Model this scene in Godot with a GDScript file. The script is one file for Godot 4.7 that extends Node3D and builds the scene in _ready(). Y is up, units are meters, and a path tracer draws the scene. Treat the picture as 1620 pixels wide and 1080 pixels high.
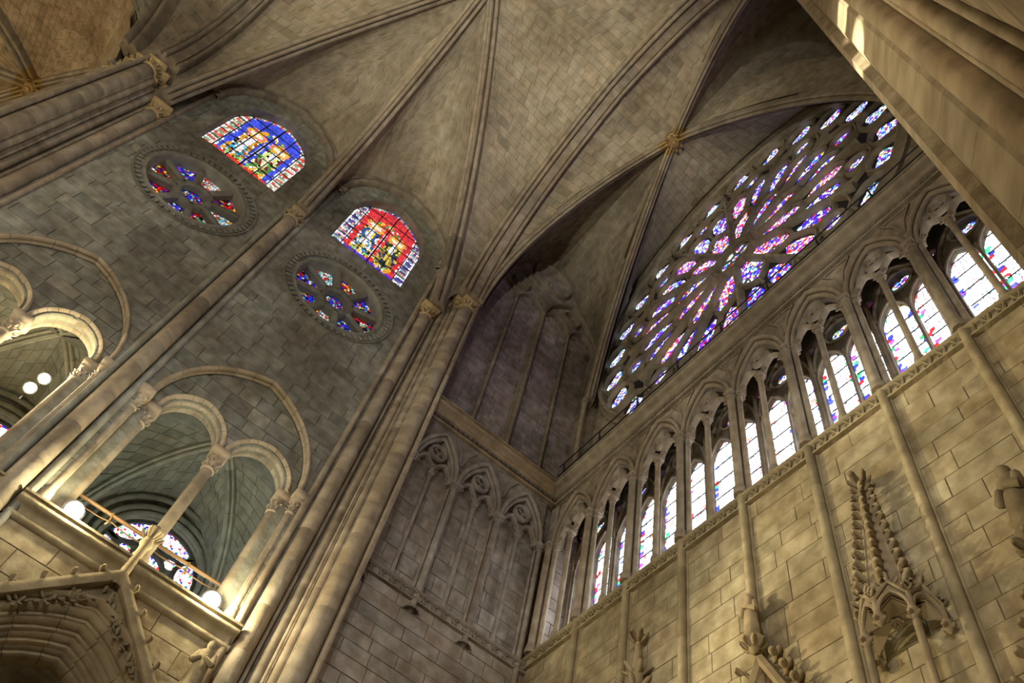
extends Node3D
# A cathedral transept arm seen from low down: rose wall at x = 0, side wall at z = 0, y up, metres.

class Pl:                                  # a plane to draw on: origin, two axes, normal towards the room
	var o: Vector3
	var U: Vector3
	var V := Vector3.UP
	var N: Vector3
	func _init(o_: Vector3, u_: Vector3):
		o = o_
		U = u_.normalized()
		N = U.cross(V)
	func at(p: Vector2, d := 0.0) -> Vector3:
		return o + U * p.x + V * p.y + N * d

class G:                                   # collects triangles for one mesh
	var v := PackedVector3Array()
	var n := PackedVector3Array()
	var c := PackedColorArray()
	var t := PackedVector2Array()
	var col := Color.WHITE
	var uv := false
	func tri(a: Vector3, b: Vector3, d: Vector3, na: Vector3, nb: Vector3, nd: Vector3):
		if (b - a).cross(d - a).dot(na + nb + nd) > 0.0:
			v.append_array([a, d, b])
			n.append_array([na, nd, nb])
		else:
			v.append_array([a, b, d])
			n.append_array([na, nb, nd])
		c.append_array([col, col, col])
	func quad(a: Vector3, b: Vector3, d: Vector3, e: Vector3, nn: Vector3):
		tri(a, b, d, nn, nn, nn)
		tri(a, d, e, nn, nn, nn)
	func quad4(a: Vector3, b: Vector3, d: Vector3, e: Vector3, na: Vector3, nb: Vector3, nd: Vector3, ne: Vector3):
		tri(a, b, d, na, nb, nd)
		tri(a, d, e, na, nd, ne)
	func box(lo: Vector3, hi: Vector3):
		var p := func(i): return Vector3(hi.x if i & 1 else lo.x, hi.y if i & 2 else lo.y, hi.z if i & 4 else lo.z)
		quad(p.call(0), p.call(2), p.call(6), p.call(4), Vector3.LEFT)
		quad(p.call(1), p.call(3), p.call(7), p.call(5), Vector3.RIGHT)
		quad(p.call(0), p.call(1), p.call(5), p.call(4), Vector3.DOWN)
		quad(p.call(2), p.call(3), p.call(7), p.call(6), Vector3.UP)
		quad(p.call(0), p.call(1), p.call(3), p.call(2), Vector3.FORWARD)
		quad(p.call(4), p.call(5), p.call(7), p.call(6), Vector3.BACK)
	func mesh() -> ArrayMesh:
		var m := ArrayMesh.new()
		if v.is_empty():
			return m
		var a := []
		a.resize(Mesh.ARRAY_MAX)
		a[Mesh.ARRAY_VERTEX] = v
		a[Mesh.ARRAY_NORMAL] = n
		a[Mesh.ARRAY_COLOR] = c
		if uv:
			a[Mesh.ARRAY_TEX_UV] = t
		m.add_surface_from_arrays(Mesh.PRIMITIVE_TRIANGLES, a)
		return m

var M := {}
var rng := RandomNumberGenerator.new()
const EYE := Vector3(-8.394, 1.6, 14.381)
const HEART := Vector3(-8.0, 16.0, 7.45)   # a point in the middle of the room
const LIME := Color(0.50, 0.43, 0.325)     # clean limestone (linear)
const GREY := Color(0.315, 0.315, 0.265)     # sooted limestone of the high walls
const PALE := Color(0.47, 0.425, 0.375)    # limestone of the blind bay
const WARM := Color(0.455, 0.385, 0.245)     # lower masonry
const WEB := Color(0.43, 0.375, 0.275)     # vault stones

# ---------------------------------------------------------------- nodes
func origin_of(o: Node) -> Vector3:
	var p := Vector3.ZERO
	while o != self and o is Node3D:
		p += o.position
		o = o.get_parent()
	return p

func tag(o: Node3D, label := "", category := "", group := "", kind := "") -> Node3D:
	for k in [["label", label], ["category", category], ["group", group], ["kind", kind]]:
		if k[1]:
			o.set_meta(k[0], k[1])
	return o

func thing(called: String, at: Vector3, label: String, category: String, group := "", kind := "") -> Node3D:
	var o := Node3D.new()
	o.name = called
	add_child(o, true)
	o.position = at
	return tag(o, label, category, group, kind)

func put(parent: Node, called: String, m: Mesh, mat: Material, kind := "") -> MeshInstance3D:
	var o := MeshInstance3D.new()
	o.name = called
	o.mesh = m
	o.material_override = null
	if m.get_surface_count():
		m.surface_set_material(0, mat)
	parent.add_child(o, true)
	o.position = -origin_of(parent)
	o.cast_shadow = GeometryInstance3D.SHADOW_CASTING_SETTING_ON
	if kind:
		o.set_meta("kind", kind)
	return o

func holder(parent: Node, called: String) -> Node3D:
	var o := Node3D.new()
	o.name = called
	parent.add_child(o, true)
	return o

func shade(base: Color, spread := 0.13) -> Color:
	var k := 1.0 + rng.randf_range(-spread, spread)
	if rng.randf() < 0.06:
		k *= 0.78
	var h := rng.randf_range(-0.035, 0.035)
	return Color(base.r * k * (1.0 + h), base.g * k, base.b * k * (1.0 - h))

# ---------------------------------------------------------------- shapes
func V2(a: Array) -> PackedVector2Array:
	var r := PackedVector2Array()
	for i in range(0, a.size(), 2):
		r.append(Vector2(a[i], a[i + 1]))
	return r

func rect(u0: float, v0: float, u1: float, v1: float) -> PackedVector2Array:
	return V2([u0, v0, u1, v0, u1, v1, u0, v1])

func circle(cu: float, cv: float, r: float, n := 32, ph := 0.0) -> PackedVector2Array:
	var p := PackedVector2Array()
	for i in n:
		var a := ph + TAU * i / n
		p.append(Vector2(cu + r * cos(a), cv + r * sin(a)))
	return p

func half_arch(w: float, h: float, n: int) -> PackedVector2Array:   # from (-w, 0) up to (0, h)
	var p := PackedVector2Array()
	if h >= w:
		var R := (w * w + h * h) / (2.0 * w)
		var a1 := atan2(h, R - w)
		for i in n + 1:
			var a := a1 * i / n
			p.append(Vector2(-w + R - R * cos(a), R * sin(a)))
	else:
		for i in n + 1:
			var a := PI / 2 * i / n
			p.append(Vector2(-w * cos(a), h * sin(a)))
	return p

func arch(cu: float, spring: float, w: float, h: float, n := 10, leg := 0.0) -> PackedVector2Array:   # left spring, apex, right spring
	var p := PackedVector2Array()
	var l := half_arch(w, h, n)
	if leg > 0.0:
		p.append(Vector2(cu - w, spring - leg))
	for q in l:
		p.append(q + Vector2(cu, spring))
	for i in range(n - 1, -1, -1):
		p.append(Vector2(cu - l[i].x, spring + l[i].y))
	if leg > 0.0:
		p.append(Vector2(cu + w, spring - leg))
	return p

func arc3(a: Vector2, m: Vector2, b: Vector2, n := 16) -> PackedVector2Array:   # the circle arc through three points
	var d := 2.0 * (a.x * (m.y - b.y) + m.x * (b.y - a.y) + b.x * (a.y - m.y))
	var s := Vector3(a.length_squared(), m.length_squared(), b.length_squared())
	var c := Vector2((s.x * (m.y - b.y) + s.y * (b.y - a.y) + s.z * (a.y - m.y)) / d, (s.x * (b.x - m.x) + s.y * (a.x - b.x) + s.z * (m.x - a.x)) / d)
	var r := (a - c).length()
	var t0 := (a - c).angle()
	var t1 := t0 + wrapf((b - c).angle() - t0, -PI, PI)
	var p := PackedVector2Array()
	for i in n + 1:
		var t := lerpf(t0, t1, float(i) / n)
		p.append(c + Vector2(cos(t), sin(t)) * r)
	return p

func roll(r: float, a := 0.0, b := 0.0, n := 10) -> PackedVector2Array:
	return circle(a, b, r, n, PI / n)

func rib_profile(w: float, h: float, kind := 3) -> PackedVector2Array:   # a: below the web is negative, b: across
	var p := PackedVector2Array()
	p.append(Vector2(0.32, -w))
	if kind == 3:
		for c in [-0.66, 0.0, 0.66]:
			for i in 7:
				var a := PI * i / 6.0
				if c == 0.0:
					p.append(Vector2(-h * 0.66 - h * 0.34 * sin(a), -w * 0.30 * cos(a)))
				else:
					p.append(Vector2(-h * 0.36 - w * 0.34 * sin(a), w * c - w * 0.34 * cos(a)))
	else:                                   # a roll, a flat face, then two rolls (kind -2: the other way round)
		var q := []
		for e in [[-0.84, 0.16, 0.62], [0.38, 0.15, 0.78], [0.80, 0.20, 0.55]]:
			for i in 7:
				var a := PI * i / 6.0
				q.append(Vector2(-h * e[2] - w * e[1] * 1.25 * sin(a), w * e[0] - w * e[1] * cos(a)))
			if e[0] < 0:
				q.append(Vector2(-h * 0.52, -w * 0.64))
				q.append(Vector2(-h * 0.70, -w * 0.58))
				q.append(Vector2(-h * 0.70, w * 0.14))
				q.append(Vector2(-h * 0.5, w * 0.18))
		if kind == -2:
			q.reverse()
			for e in q:
				p.append(Vector2(e.x, -e.y))
		else:
			for e in q:
				p.append(e)
	p.append(Vector2(0.32, w))
	return p

func area2(p: PackedVector2Array) -> float:
	var s := 0.0
	for i in p.size():
		var q := p[(i + 1) % p.size()]
		s += p[i].x * q.y - q.x * p[i].y
	return s * 0.5

func sweep(g: G, pl: Pl, pts: PackedVector2Array, prof: PackedVector2Array, d := 0.0, closed := false, i0 := 0, i1 := -1, gap := 0.0):
	# prof.x goes to the left of the path (outwards of an arch), prof.y along the plane's normal
	var m := pts.size()
	if i1 < 0:
		i1 = m if closed else m - 1
	var sgn := 1.0 if area2(prof) > 0 else -1.0
	var k := prof.size()
	var en := []
	for j in k:
		var e := prof[(j + 1) % k] - prof[j]
		en.append(Vector2(e.y, -e.x).normalized() * sgn)
	var n0 := []
	var n1 := []
	for j in k:
		var before: Vector2 = en[(j + k - 1) % k]
		var here: Vector2 = en[j]
		var after: Vector2 = en[(j + 1) % k]
		n0.append((before + here).normalized() if before.dot(here) > 0.6 else here)
		n1.append((after + here).normalized() if after.dot(here) > 0.6 else here)
	var ring := []
	var side := []
	for i in range(i0, i1 + 1):
		var p := pts[i % m]
		var before := pts[(i + m - 1) % m] if closed or i > 0 else p
		var after := pts[(i + 1) % m] if closed or i < m - 1 else p
		var t0 := (p - before).normalized() if before != p else (after - p).normalized()
		var t1 := (after - p).normalized() if after != p else t0
		var t := (t0 + t1).normalized()
		var L := Vector2(-t.y, t.x)
		var s := 1.0 / maxf(0.45, L.dot(Vector2(-t0.y, t0.x)))
		if gap > 0.0 and i == i0:
			p += t1 * gap
		if gap > 0.0 and i == i1:
			p -= t0 * gap
		var r := PackedVector3Array()
		for q in prof:
			r.append(pl.at(p + L * q.x * s, d + q.y))
		ring.append(r)
		side.append(pl.U * L.x + pl.V * L.y)
	for i in ring.size() - 1:
		var A: PackedVector3Array = ring[i]
		var B: PackedVector3Array = ring[i + 1]
		for j in k:
			var j2 := (j + 1) % k
			var a0: Vector3 = side[i] * n0[j].x + pl.N * n0[j].y
			var a1: Vector3 = side[i] * n1[j].x + pl.N * n1[j].y
			var b0: Vector3 = side[i + 1] * n0[j].x + pl.N * n0[j].y
			var b1: Vector3 = side[i + 1] * n1[j].x + pl.N * n1[j].y
			g.quad4(A[j], A[j2], B[j2], B[j], a0, a1, b1, b0)
	if not closed or i1 - i0 < m:
		var f := Geometry2D.triangulate_polygon(prof)
		for e in [0, ring.size() - 1]:
			var r: PackedVector3Array = ring[e]
			var o: PackedVector3Array = ring[1 if e == 0 else e - 1]
			var nn := (r[0] - o[0]).normalized()
			for q in range(0, f.size(), 3):
				g.tri(r[f[q]], r[f[q + 1]], r[f[q + 2]], nn, nn, nn)

func bar(g: G, pl: Pl, a: Vector2, b: Vector2, prof: PackedVector2Array, d := 0.0):
	sweep(g, pl, PackedVector2Array([a, b]), prof, d)

func extrude(g: G, pl: Pl, poly: PackedVector2Array, d0: float, d1: float):   # d1 is the front
	var f := Geometry2D.triangulate_polygon(poly)
	for q in range(0, f.size(), 3):
		g.tri(pl.at(poly[f[q]], d1), pl.at(poly[f[q + 1]], d1), pl.at(poly[f[q + 2]], d1), pl.N, pl.N, pl.N)
		g.tri(pl.at(poly[f[q]], d0), pl.at(poly[f[q + 1]], d0), pl.at(poly[f[q + 2]], d0), -pl.N, -pl.N, -pl.N)
	var s := 1.0 if area2(poly) > 0 else -1.0
	for i in poly.size():
		var a := poly[i]
		var b := poly[(i + 1) % poly.size()]
		var e := (b - a).normalized() * s
		g.quad(pl.at(a, d0), pl.at(b, d0), pl.at(b, d1), pl.at(a, d1), pl.U * e.y - pl.V * e.x)

func lathe(g: G, base: Vector3, prof: PackedVector2Array, n := 14, axis := Vector3.UP, ph := 0.0):   # prof: radius, height
	var w := axis.normalized()
	var x := w.cross(Vector3.RIGHT if absf(w.x) < 0.8 else Vector3.BACK).normalized()
	var y := w.cross(x)
	var ns := []
	for i in prof.size() - 1:
		var e := prof[i + 1] - prof[i]
		ns.append(Vector2(e.y, -e.x).normalized())
	for i in prof.size() - 1:
		var here: Vector2 = ns[i]
		var a: Vector2 = (here + ns[i - 1]).normalized() if i > 0 and here.dot(ns[i - 1]) > 0.6 else here
		var b: Vector2 = (here + ns[i + 1]).normalized() if i < ns.size() - 1 and here.dot(ns[i + 1]) > 0.6 else here
		for k in n:
			var c0 := x * cos(ph + TAU * k / n) + y * sin(ph + TAU * k / n)
			var c1 := x * cos(ph + TAU * (k + 1) / n) + y * sin(ph + TAU * (k + 1) / n)
			var p00 := base + c0 * prof[i].x + w * prof[i].y
			var p01 := base + c1 * prof[i].x + w * prof[i].y
			var p10 := base + c0 * prof[i + 1].x + w * prof[i + 1].y
			var p11 := base + c1 * prof[i + 1].x + w * prof[i + 1].y
			if prof[i].x > 1e-4:
				g.tri(p00, p01, p11, c0 * a.x + w * a.y, c1 * a.x + w * a.y, c1 * b.x + w * b.y)
			if prof[i + 1].x > 1e-4:
				g.tri(p00, p11, p10, c0 * a.x + w * a.y, c1 * b.x + w * b.y, c0 * b.x + w * b.y)

func blob(g: G, p: Vector3, dir: Vector3, up: Vector3, size: float, fat := 0.34):   # a curled bud, as on crockets and leaf capitals
	var rings := [[0.0, 0.12], [0.3, 0.75], [0.62, 1.0], [0.9, 0.8], [1.05, 0.0]]
	var side := dir.cross(up).normalized()
	var last := []
	var c_last := p
	for r in rings:
		var t: float = r[0]
		var c: Vector3 = p + dir * size * t + up * size * 0.55 * t * t
		var here := []
		for k in 6:
			var a := TAU * k / 6.0
			here.append(c + (side * cos(a) + up * sin(a) * 0.7) * size * fat * float(r[1]))
		if last:
			for k in 6:
				var k2 := (k + 1) % 6
				var q0: Vector3 = (last[k] - c_last).normalized()
				var q1: Vector3 = (last[k2] - c_last).normalized()
				var q2: Vector3 = (here[k2] - c).normalized() if r[1] > 0.0 else dir
				var q3: Vector3 = (here[k] - c).normalized() if r[1] > 0.0 else dir
				g.quad4(last[k], last[k2], here[k2], here[k], q0, q1, q2, q3)
		last = here
		c_last = c

func tube3(g: G, pts: Array, r: float, n := 6):   # a round bar through points in space
	for i in pts.size() - 1:
		var d: Vector3 = pts[i + 1] - pts[i]
		lathe(g, pts[i], V2([r, 0.0, r, d.length()]), n, d)

# ---------------------------------------------------------------- masonry
func cut(p: PackedVector2Array, outline: PackedVector2Array, holes: Array) -> Array:
	var out := [p]
	if outline.size():
		out = Geometry2D.intersect_polygons(p, outline)
	for h in holes:
		var next := []
		for q in out:
			for r in Geometry2D.clip_polygons(q, h):
				if not Geometry2D.is_polygon_clockwise(r) or area2(r) > 0:
					next.append(r)
		out = next
	return out

func near_start(o: PackedVector2Array, f: PackedVector2Array) -> int:
	var best := 0
	for i in f.size():
		if f[i].distance_squared_to(o[0]) < f[best].distance_squared_to(o[0]):
			best = i
	return best

func stone(g: G, pl: Pl, poly: PackedVector2Array, proud: float, joint: float, ch: float) -> bool:
	var offs := Geometry2D.offset_polygon(poly, -joint, Geometry2D.JOIN_MITER)
	if offs.is_empty() or absf(area2(offs[0])) < 0.004:
		return false
	var o: PackedVector2Array = offs[0]
	var fs := Geometry2D.offset_polygon(o, -ch, Geometry2D.JOIN_MITER)
	var f: PackedVector2Array = fs[0] if not fs.is_empty() else o
	if f.size() != o.size() or area2(f) * area2(o) < 0:
		f = o
	var t := Geometry2D.triangulate_polygon(f)
	for q in range(0, t.size(), 3):
		g.tri(pl.at(f[t[q]], proud), pl.at(f[t[q + 1]], proud), pl.at(f[t[q + 2]], proud), pl.N, pl.N, pl.N)
	var s := 1.0 if area2(o) > 0 else -1.0
	var k := near_start(o, f)
	var m := o.size()
	for i in m:
		var a := o[i]
		var b := o[(i + 1) % m]
		var e := (b - a).normalized() * s
		var out := pl.U * e.y - pl.V * e.x
		var lo := proud - (ch if f != o else 0.0)
		g.quad(pl.at(a, -0.03), pl.at(b, -0.03), pl.at(b, lo), pl.at(a, lo), out)
		if f != o:
			g.quad(pl.at(a, lo), pl.at(b, lo), pl.at(f[(k + i + 1) % m], proud), pl.at(f[(k + i) % m], proud), (out + pl.N).normalized())
	return true

func ashlar(parent: Node, pl: Pl, outline: PackedVector2Array, holes: Array, course: float, length: float, tone: Color, thick := 0.5, limit := 300, proud := 0.014, joint := 0.011, spread := 0.13):
	var lo := outline[0]
	var hi := outline[0]
	for p in outline:
		lo = lo.min(p)
		hi = hi.max(p)
	var y := lo.y
	var stones := []
	var back := G.new()
	back.col = tone * 1.0
	while y < hi.y - 0.02:
		var h := course * rng.randf_range(0.85, 1.15)
		if hi.y - y - h < course * 0.4:
			h = hi.y - y
		var x := lo.x - rng.randf_range(0.0, length * 0.8)
		while x < hi.x:
			var l := length * rng.randf_range(0.65, 1.4)
			for q in cut(rect(x, y, x + l, y + h), outline, holes):
				if absf(area2(q)) > 0.012:
					stones.append(q)
			x += l
		x = lo.x
		while x < hi.x:
			for q in cut(rect(x, y, minf(x + 1.25, hi.x), y + h), outline, holes):
				if absf(area2(q)) > 0.0005:
					extrude(back, pl, q, -thick, -0.02)
			x += 1.25
		y += h
	put(parent, "mortar", back.mesh(), M.stone)
	var sized := []
	for q in stones:
		var mid := Vector2.ZERO
		for p in q:
			mid += p / q.size()
		sized.append([absf(area2(q)) / pl.at(mid).distance_squared_to(EYE), q])
	if sized.size() > limit:
		sized.sort_custom(func(a, b): return a[0] > b[0])
	var rest := G.new()
	for i in sized.size():
		var g := rest if i >= limit else G.new()
		g.col = shade(tone, spread)
		if stone(g, pl, sized[i][1], proud + rng.randf_range(-0.004, 0.005), joint, 0.006) and i < limit:
			put(parent, "stone", g.mesh(), M.stone)
	if rest.v.size():
		put(parent, "stonework", rest.mesh(), M.stone, "stuff")

func along(c: PackedVector3Array, t: float) -> Vector3:
	var f := clampf(t, 0.0, 1.0) * (c.size() - 1)
	var i := mini(int(f), c.size() - 2)
	return c[i].lerp(c[i + 1], f - i)

func web(called_label: String, A: PackedVector3Array, B: PackedVector3Array, course: float, length: float, tone: Color, limit := 300, bulge := 0.25, pieces := true):
	var o := thing("ceiling", A[0], called_label, "vault web", "", "structure")
	var sp := func(t, s): return along(A, t).lerp(along(B, t), s) + Vector3.UP * (bulge * 4.0 * s * (1.0 - s) * sin(PI * minf(t * 0.5 + 0.02, 0.5)))
	var total := 0.0
	for i in A.size() - 1:
		total += A[i].distance_to(A[i + 1])
	var nt := int(maxf(8.0, total / course))
	var g := G.new()
	g.col = tone * (0.8 if pieces else 0.95)
	var ns := 8
	for i in nt:
		var t0 := float(i) / nt
		var t1 := float(i + 1) / nt
		for j in ns:
			var a: Vector3 = sp.call(t0, float(j) / ns)
			var b: Vector3 = sp.call(t0, (j + 1.0) / ns)
			var c: Vector3 = sp.call(t1, (j + 1.0) / ns)
			var d: Vector3 = sp.call(t1, float(j) / ns)
			var nn := (c - a).cross(d - b)
			if nn.length() < 1e-6:
				continue
			nn = nn.normalized()
			if nn.dot(HEART - a) < 0.0:
				nn = -nn
			var k := nn * (-0.012 if pieces else 0.0)
			g.quad(a + k, b + k, c + k, d + k, nn)
			k = nn * -0.25
			g.quad(a + k, b + k, c + k, d + k, -nn)
	put(o, "bedding", g.mesh(), M.stone)
	if not pieces:
		return o
	var blocks := []
	for i in nt:
		var t0 := float(i) / nt
		var t1 := float(i + 1) / nt
		var w: float = along(A, (t0 + t1) / 2).distance_to(along(B, (t0 + t1) / 2))
		if w < 0.15:
			continue
		var s := -rng.randf_range(0.0, 0.9) * length / w
		while s < 1.0:
			var e := s + length / w * rng.randf_range(0.7, 1.35)
			var s0 := maxf(s, 0.0)
			var s1 := minf(e, 1.0)
			if (s1 - s0) * w > 0.06:
				blocks.append([t0, t1, s0, s1])
			s = e
	var sized := []
	for b in blocks:
		var p: Vector3 = sp.call((b[0] + b[1]) / 2, (b[2] + b[3]) / 2)
		sized.append([(b[3] - b[2]) * along(A, b[0]).distance_to(along(B, b[0])) / p.distance_squared_to(EYE), b])
	if sized.size() > limit:
		sized.sort_custom(func(a, b): return a[0] > b[0])
	var rest := G.new()
	for i in sized.size():
		var b: Array = sized[i][1]
		var q := [sp.call(b[0], b[2]), sp.call(b[0], b[3]), sp.call(b[1], b[3]), sp.call(b[1], b[2])]
		var mid: Vector3 = (q[0] + q[1] + q[2] + q[3]) / 4.0
		var nn: Vector3 = (q[2] - q[0]).cross(q[3] - q[1]).normalized()
		if nn.dot(HEART - mid) < 0.0:
			nn = -nn
		var h := rest if i >= limit else G.new()
		h.col = shade(tone, 0.075)
		var f := []
		var r := []
		var up := rng.randf_range(-0.003, 0.004)
		for x in q:
			var dv: Vector3 = mid - x
			r.append(x + dv * minf(0.007 / maxf(dv.length(), 0.02) * 1.4, 0.4) - nn * 0.012)
			f.append(x + dv * minf(0.013 / maxf(dv.length(), 0.02) * 1.4, 0.45) + nn * (0.007 + up))
		h.quad(f[0], f[1], f[2], f[3], nn)
		for j in 4:
			var j2 := (j + 1) % 4
			h.quad(r[j], r[j2], f[j2], f[j], ((f[j] + f[j2]) / 2.0 - mid).normalized() + nn * 0.4)
		if i < limit:
			put(o, "stone", h.mesh(), M.stone)
	if rest.v.size():
		put(o, "stonework", rest.mesh(), M.stone, "stuff")
	return o

func in_space(pl: Pl, p: PackedVector2Array) -> PackedVector3Array:
	var r := PackedVector3Array()
	for q in p:
		r.append(pl.at(q))
	return r

func voussoirs(o: Node, pl: Pl, pts: PackedVector2Array, prof: PackedVector2Array, d: float, step: int, tone: Color, called := "voussoir"):
	var i := 0
	while i < pts.size() - 1:
		var e := mini(i + step, pts.size() - 1)
		var g := G.new()
		g.col = shade(tone, 0.1)
		sweep(g, pl, pts, prof, d, false, i, e, 0.005)
		put(o, called, g.mesh(), M.stone)
		i = e

func rib(called: String, label: String, category: String, pl: Pl, pts: PackedVector2Array, prof: PackedVector2Array, tone: Color, step := 2, group := "", d := 0.0) -> Node3D:
	var o := thing(called, pl.at(pts[0]), label, category, group)
	voussoirs(o, pl, pts, prof, d, step, tone)
	return o

# ---------------------------------------------------------------- shafts and capitals
func shaft(parent: Node, at: Vector2, y0: float, y1: float, r: float, tone: Color, drum := 1.1, called := "shaft", n := 14):
	var h := holder(parent, called)
	var y := y0
	while y < y1 - 0.01:
		var e := y + drum * rng.randf_range(0.8, 1.2)
		if y1 - e < drum * 0.4:
			e = y1
		var g := G.new()
		g.col = shade(tone, 0.09)
		lathe(g, Vector3(at.x, 0, at.y), V2([r * 0.975, y, r, y + 0.012, r, e - 0.012, r * 0.975, e]), n)
		put(h, "drum", g.mesh(), M.stone)
		y = e

func capital(parent: Node, at: Vector2, y0: float, y1: float, r: float, w: float, tone: Color, turn := 0.0, leaves := 8):
	var c := Vector3(at.x, 0, at.y)
	var h := y1 - y0
	var g := G.new()
	g.col = tone
	lathe(g, c, V2([r, y0 - 0.02, r * 1.2, y0, r * 1.22, y0 + 0.03, r * 1.0, y0 + 0.06, r * 1.02, y0 + h * 0.25, r * 1.12, y0 + h * 0.42, w * 0.92, y0 + h * 0.62]), 14)
	put(parent, "bell", g.mesh(), M.stone)
	g = G.new()
	g.col = tone
	for k in leaves:
		var a := turn + TAU * (k + 0.5) / leaves
		var d := Vector3(cos(a), 0, sin(a))
		blob(g, c + d * r * 0.95 + Vector3.UP * (y0 + h * 0.34), d * 0.5 + Vector3.UP * 0.5, (d * 0.5 - Vector3.UP * 0.3), minf(r * 0.8, h * 0.3), 0.42)
		var a2 := a + PI / leaves
		var d2 := Vector3(cos(a2), 0, sin(a2))
		blob(g, c + d2 * r * 0.92 + Vector3.UP * (y0 + h * 0.08), d2 * 0.25 + Vector3.UP * 0.9, d2, minf(r * 0.8, h * 0.32), 0.34)
	put(parent, "leaf_carving", g.mesh(), M.stone)
	g = G.new()
	g.col = tone
	lathe(g, c, V2([0.0, y0 + h * 0.58, w * 1.25, y0 + h * 0.58, w * 1.25, y0 + h * 0.68, w * 1.38, y0 + h * 0.74, w * 1.5, y0 + h * 0.80, w * 1.5, y1 - 0.01, w * 1.47, y1, 0.0, y1]), 4, Vector3.UP, turn + PI / 4)
	put(parent, "abacus", g.mesh(), M.stone)

func base(parent: Node, at: Vector2, y0: float, y1: float, r: float, tone: Color):
	var g := G.new()
	g.col = tone
	var h := y1 - y0
	lathe(g, Vector3(at.x, 0, at.y), V2([0.0, y0, r * 1.5, y0, r * 1.5, y0 + h * 0.45, r * 1.4, y0 + h * 0.5, r * 1.45, y0 + h * 0.62, r * 1.2, y0 + h * 0.72, r * 1.3, y0 + h * 0.85, r * 1.02, y1]), 8, Vector3.UP, PI / 8)
	put(parent, "base", g.mesh(), M.stone)

# ---------------------------------------------------------------- glass
func glass_image(size: int, cell: float, sd: int, paint: Callable, lead := 0.09) -> ImageTexture:
	var im := Image.create(size, size, false, Image.FORMAT_RGB8)
	var n := int(size / cell)
	var r := RandomNumberGenerator.new()
	r.seed = sd
	var px := PackedFloat32Array()
	var py := PackedFloat32Array()
	var cs := PackedColorArray()
	for j in n:
		for i in n:
			var x := (i + 0.15 + 0.7 * r.randf()) / n
			var y := (j + 0.15 + 0.7 * r.randf()) / n
			px.append(x * n)
			py.append(y * n)
			cs.append(paint.call(x, y, r))
	var k := float(n) / size
	for y in size:
		var fy := (y + 0.5) * k
		var cy := int(fy)
		for x in size:
			var fx := (x + 0.5) * k
			var cx := int(fx)
			var b1 := 9.0
			var b2 := 9.0
			var who := 0
			for dj in [-1, 0, 1]:
				var jj: int = cy + dj
				var wj := posmod(jj, n)
				for di in [-1, 0, 1]:
					var ii: int = cx + di
					var q: int = wj * n + posmod(ii, n)
					var ex := px[q] + (ii - posmod(ii, n)) - fx
					var ey := py[q] + (jj - wj) - fy
					var dd := ex * ex + ey * ey
					if dd < b1:
						b2 = b1
						b1 = dd
						who = q
					elif dd < b2:
						b2 = dd
			var edge := sqrt(b2) - sqrt(b1)
			var c := cs[who]
			if edge < lead:
				c = Color(0.01, 0.01, 0.015)
			elif edge < lead * 2.2:
				c = c * 0.75
			im.set_pixel(x, y, c)
	return ImageTexture.create_from_image(im)

func glow(tex: Texture2D, energy: float) -> StandardMaterial3D:
	var m := StandardMaterial3D.new()
	m.albedo_color = Color(0.02, 0.02, 0.02)
	m.roughness = 0.3
	m.emission_enabled = true
	m.emission = Color.WHITE
	m.emission_operator = BaseMaterial3D.EMISSION_OP_MULTIPLY
	m.emission_texture = tex
	m.emission_energy_multiplier = energy
	return m

func pane(parent: Node, pl: Pl, poly: PackedVector2Array, d: float, mat: Material, org: Vector2, scale: Vector2, called := "pane", turn := 0.0):
	var g := G.new()
	g.uv = true
	extrude(g, pl, poly, d - 0.012, d)
	for p in g.v:
		var q := Vector2((p - pl.o).dot(pl.U), (p - pl.o).dot(pl.V)) - org
		q = q.rotated(turn)
		g.t.append(Vector2(q.x / scale.x, 1.0 - q.y / scale.y))
	put(parent, called, g.mesh(), mat)

# ---------------------------------------------------------------- materials
func noise_tex(freq: float, oct: int, sd: int, lo: Color, hi: Color) -> NoiseTexture2D:
	var f := FastNoiseLite.new()
	f.noise_type = FastNoiseLite.TYPE_SIMPLEX_SMOOTH
	f.frequency = freq
	f.fractal_octaves = oct
	f.seed = sd
	var t := NoiseTexture2D.new()
	t.width = 512
	t.height = 512
	t.seamless = true
	t.noise = f
	var ramp := Gradient.new()
	ramp.offsets = PackedFloat32Array([0.2, 0.8])
	ramp.colors = PackedColorArray([lo, hi])
	t.color_ramp = ramp
	return t

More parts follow.
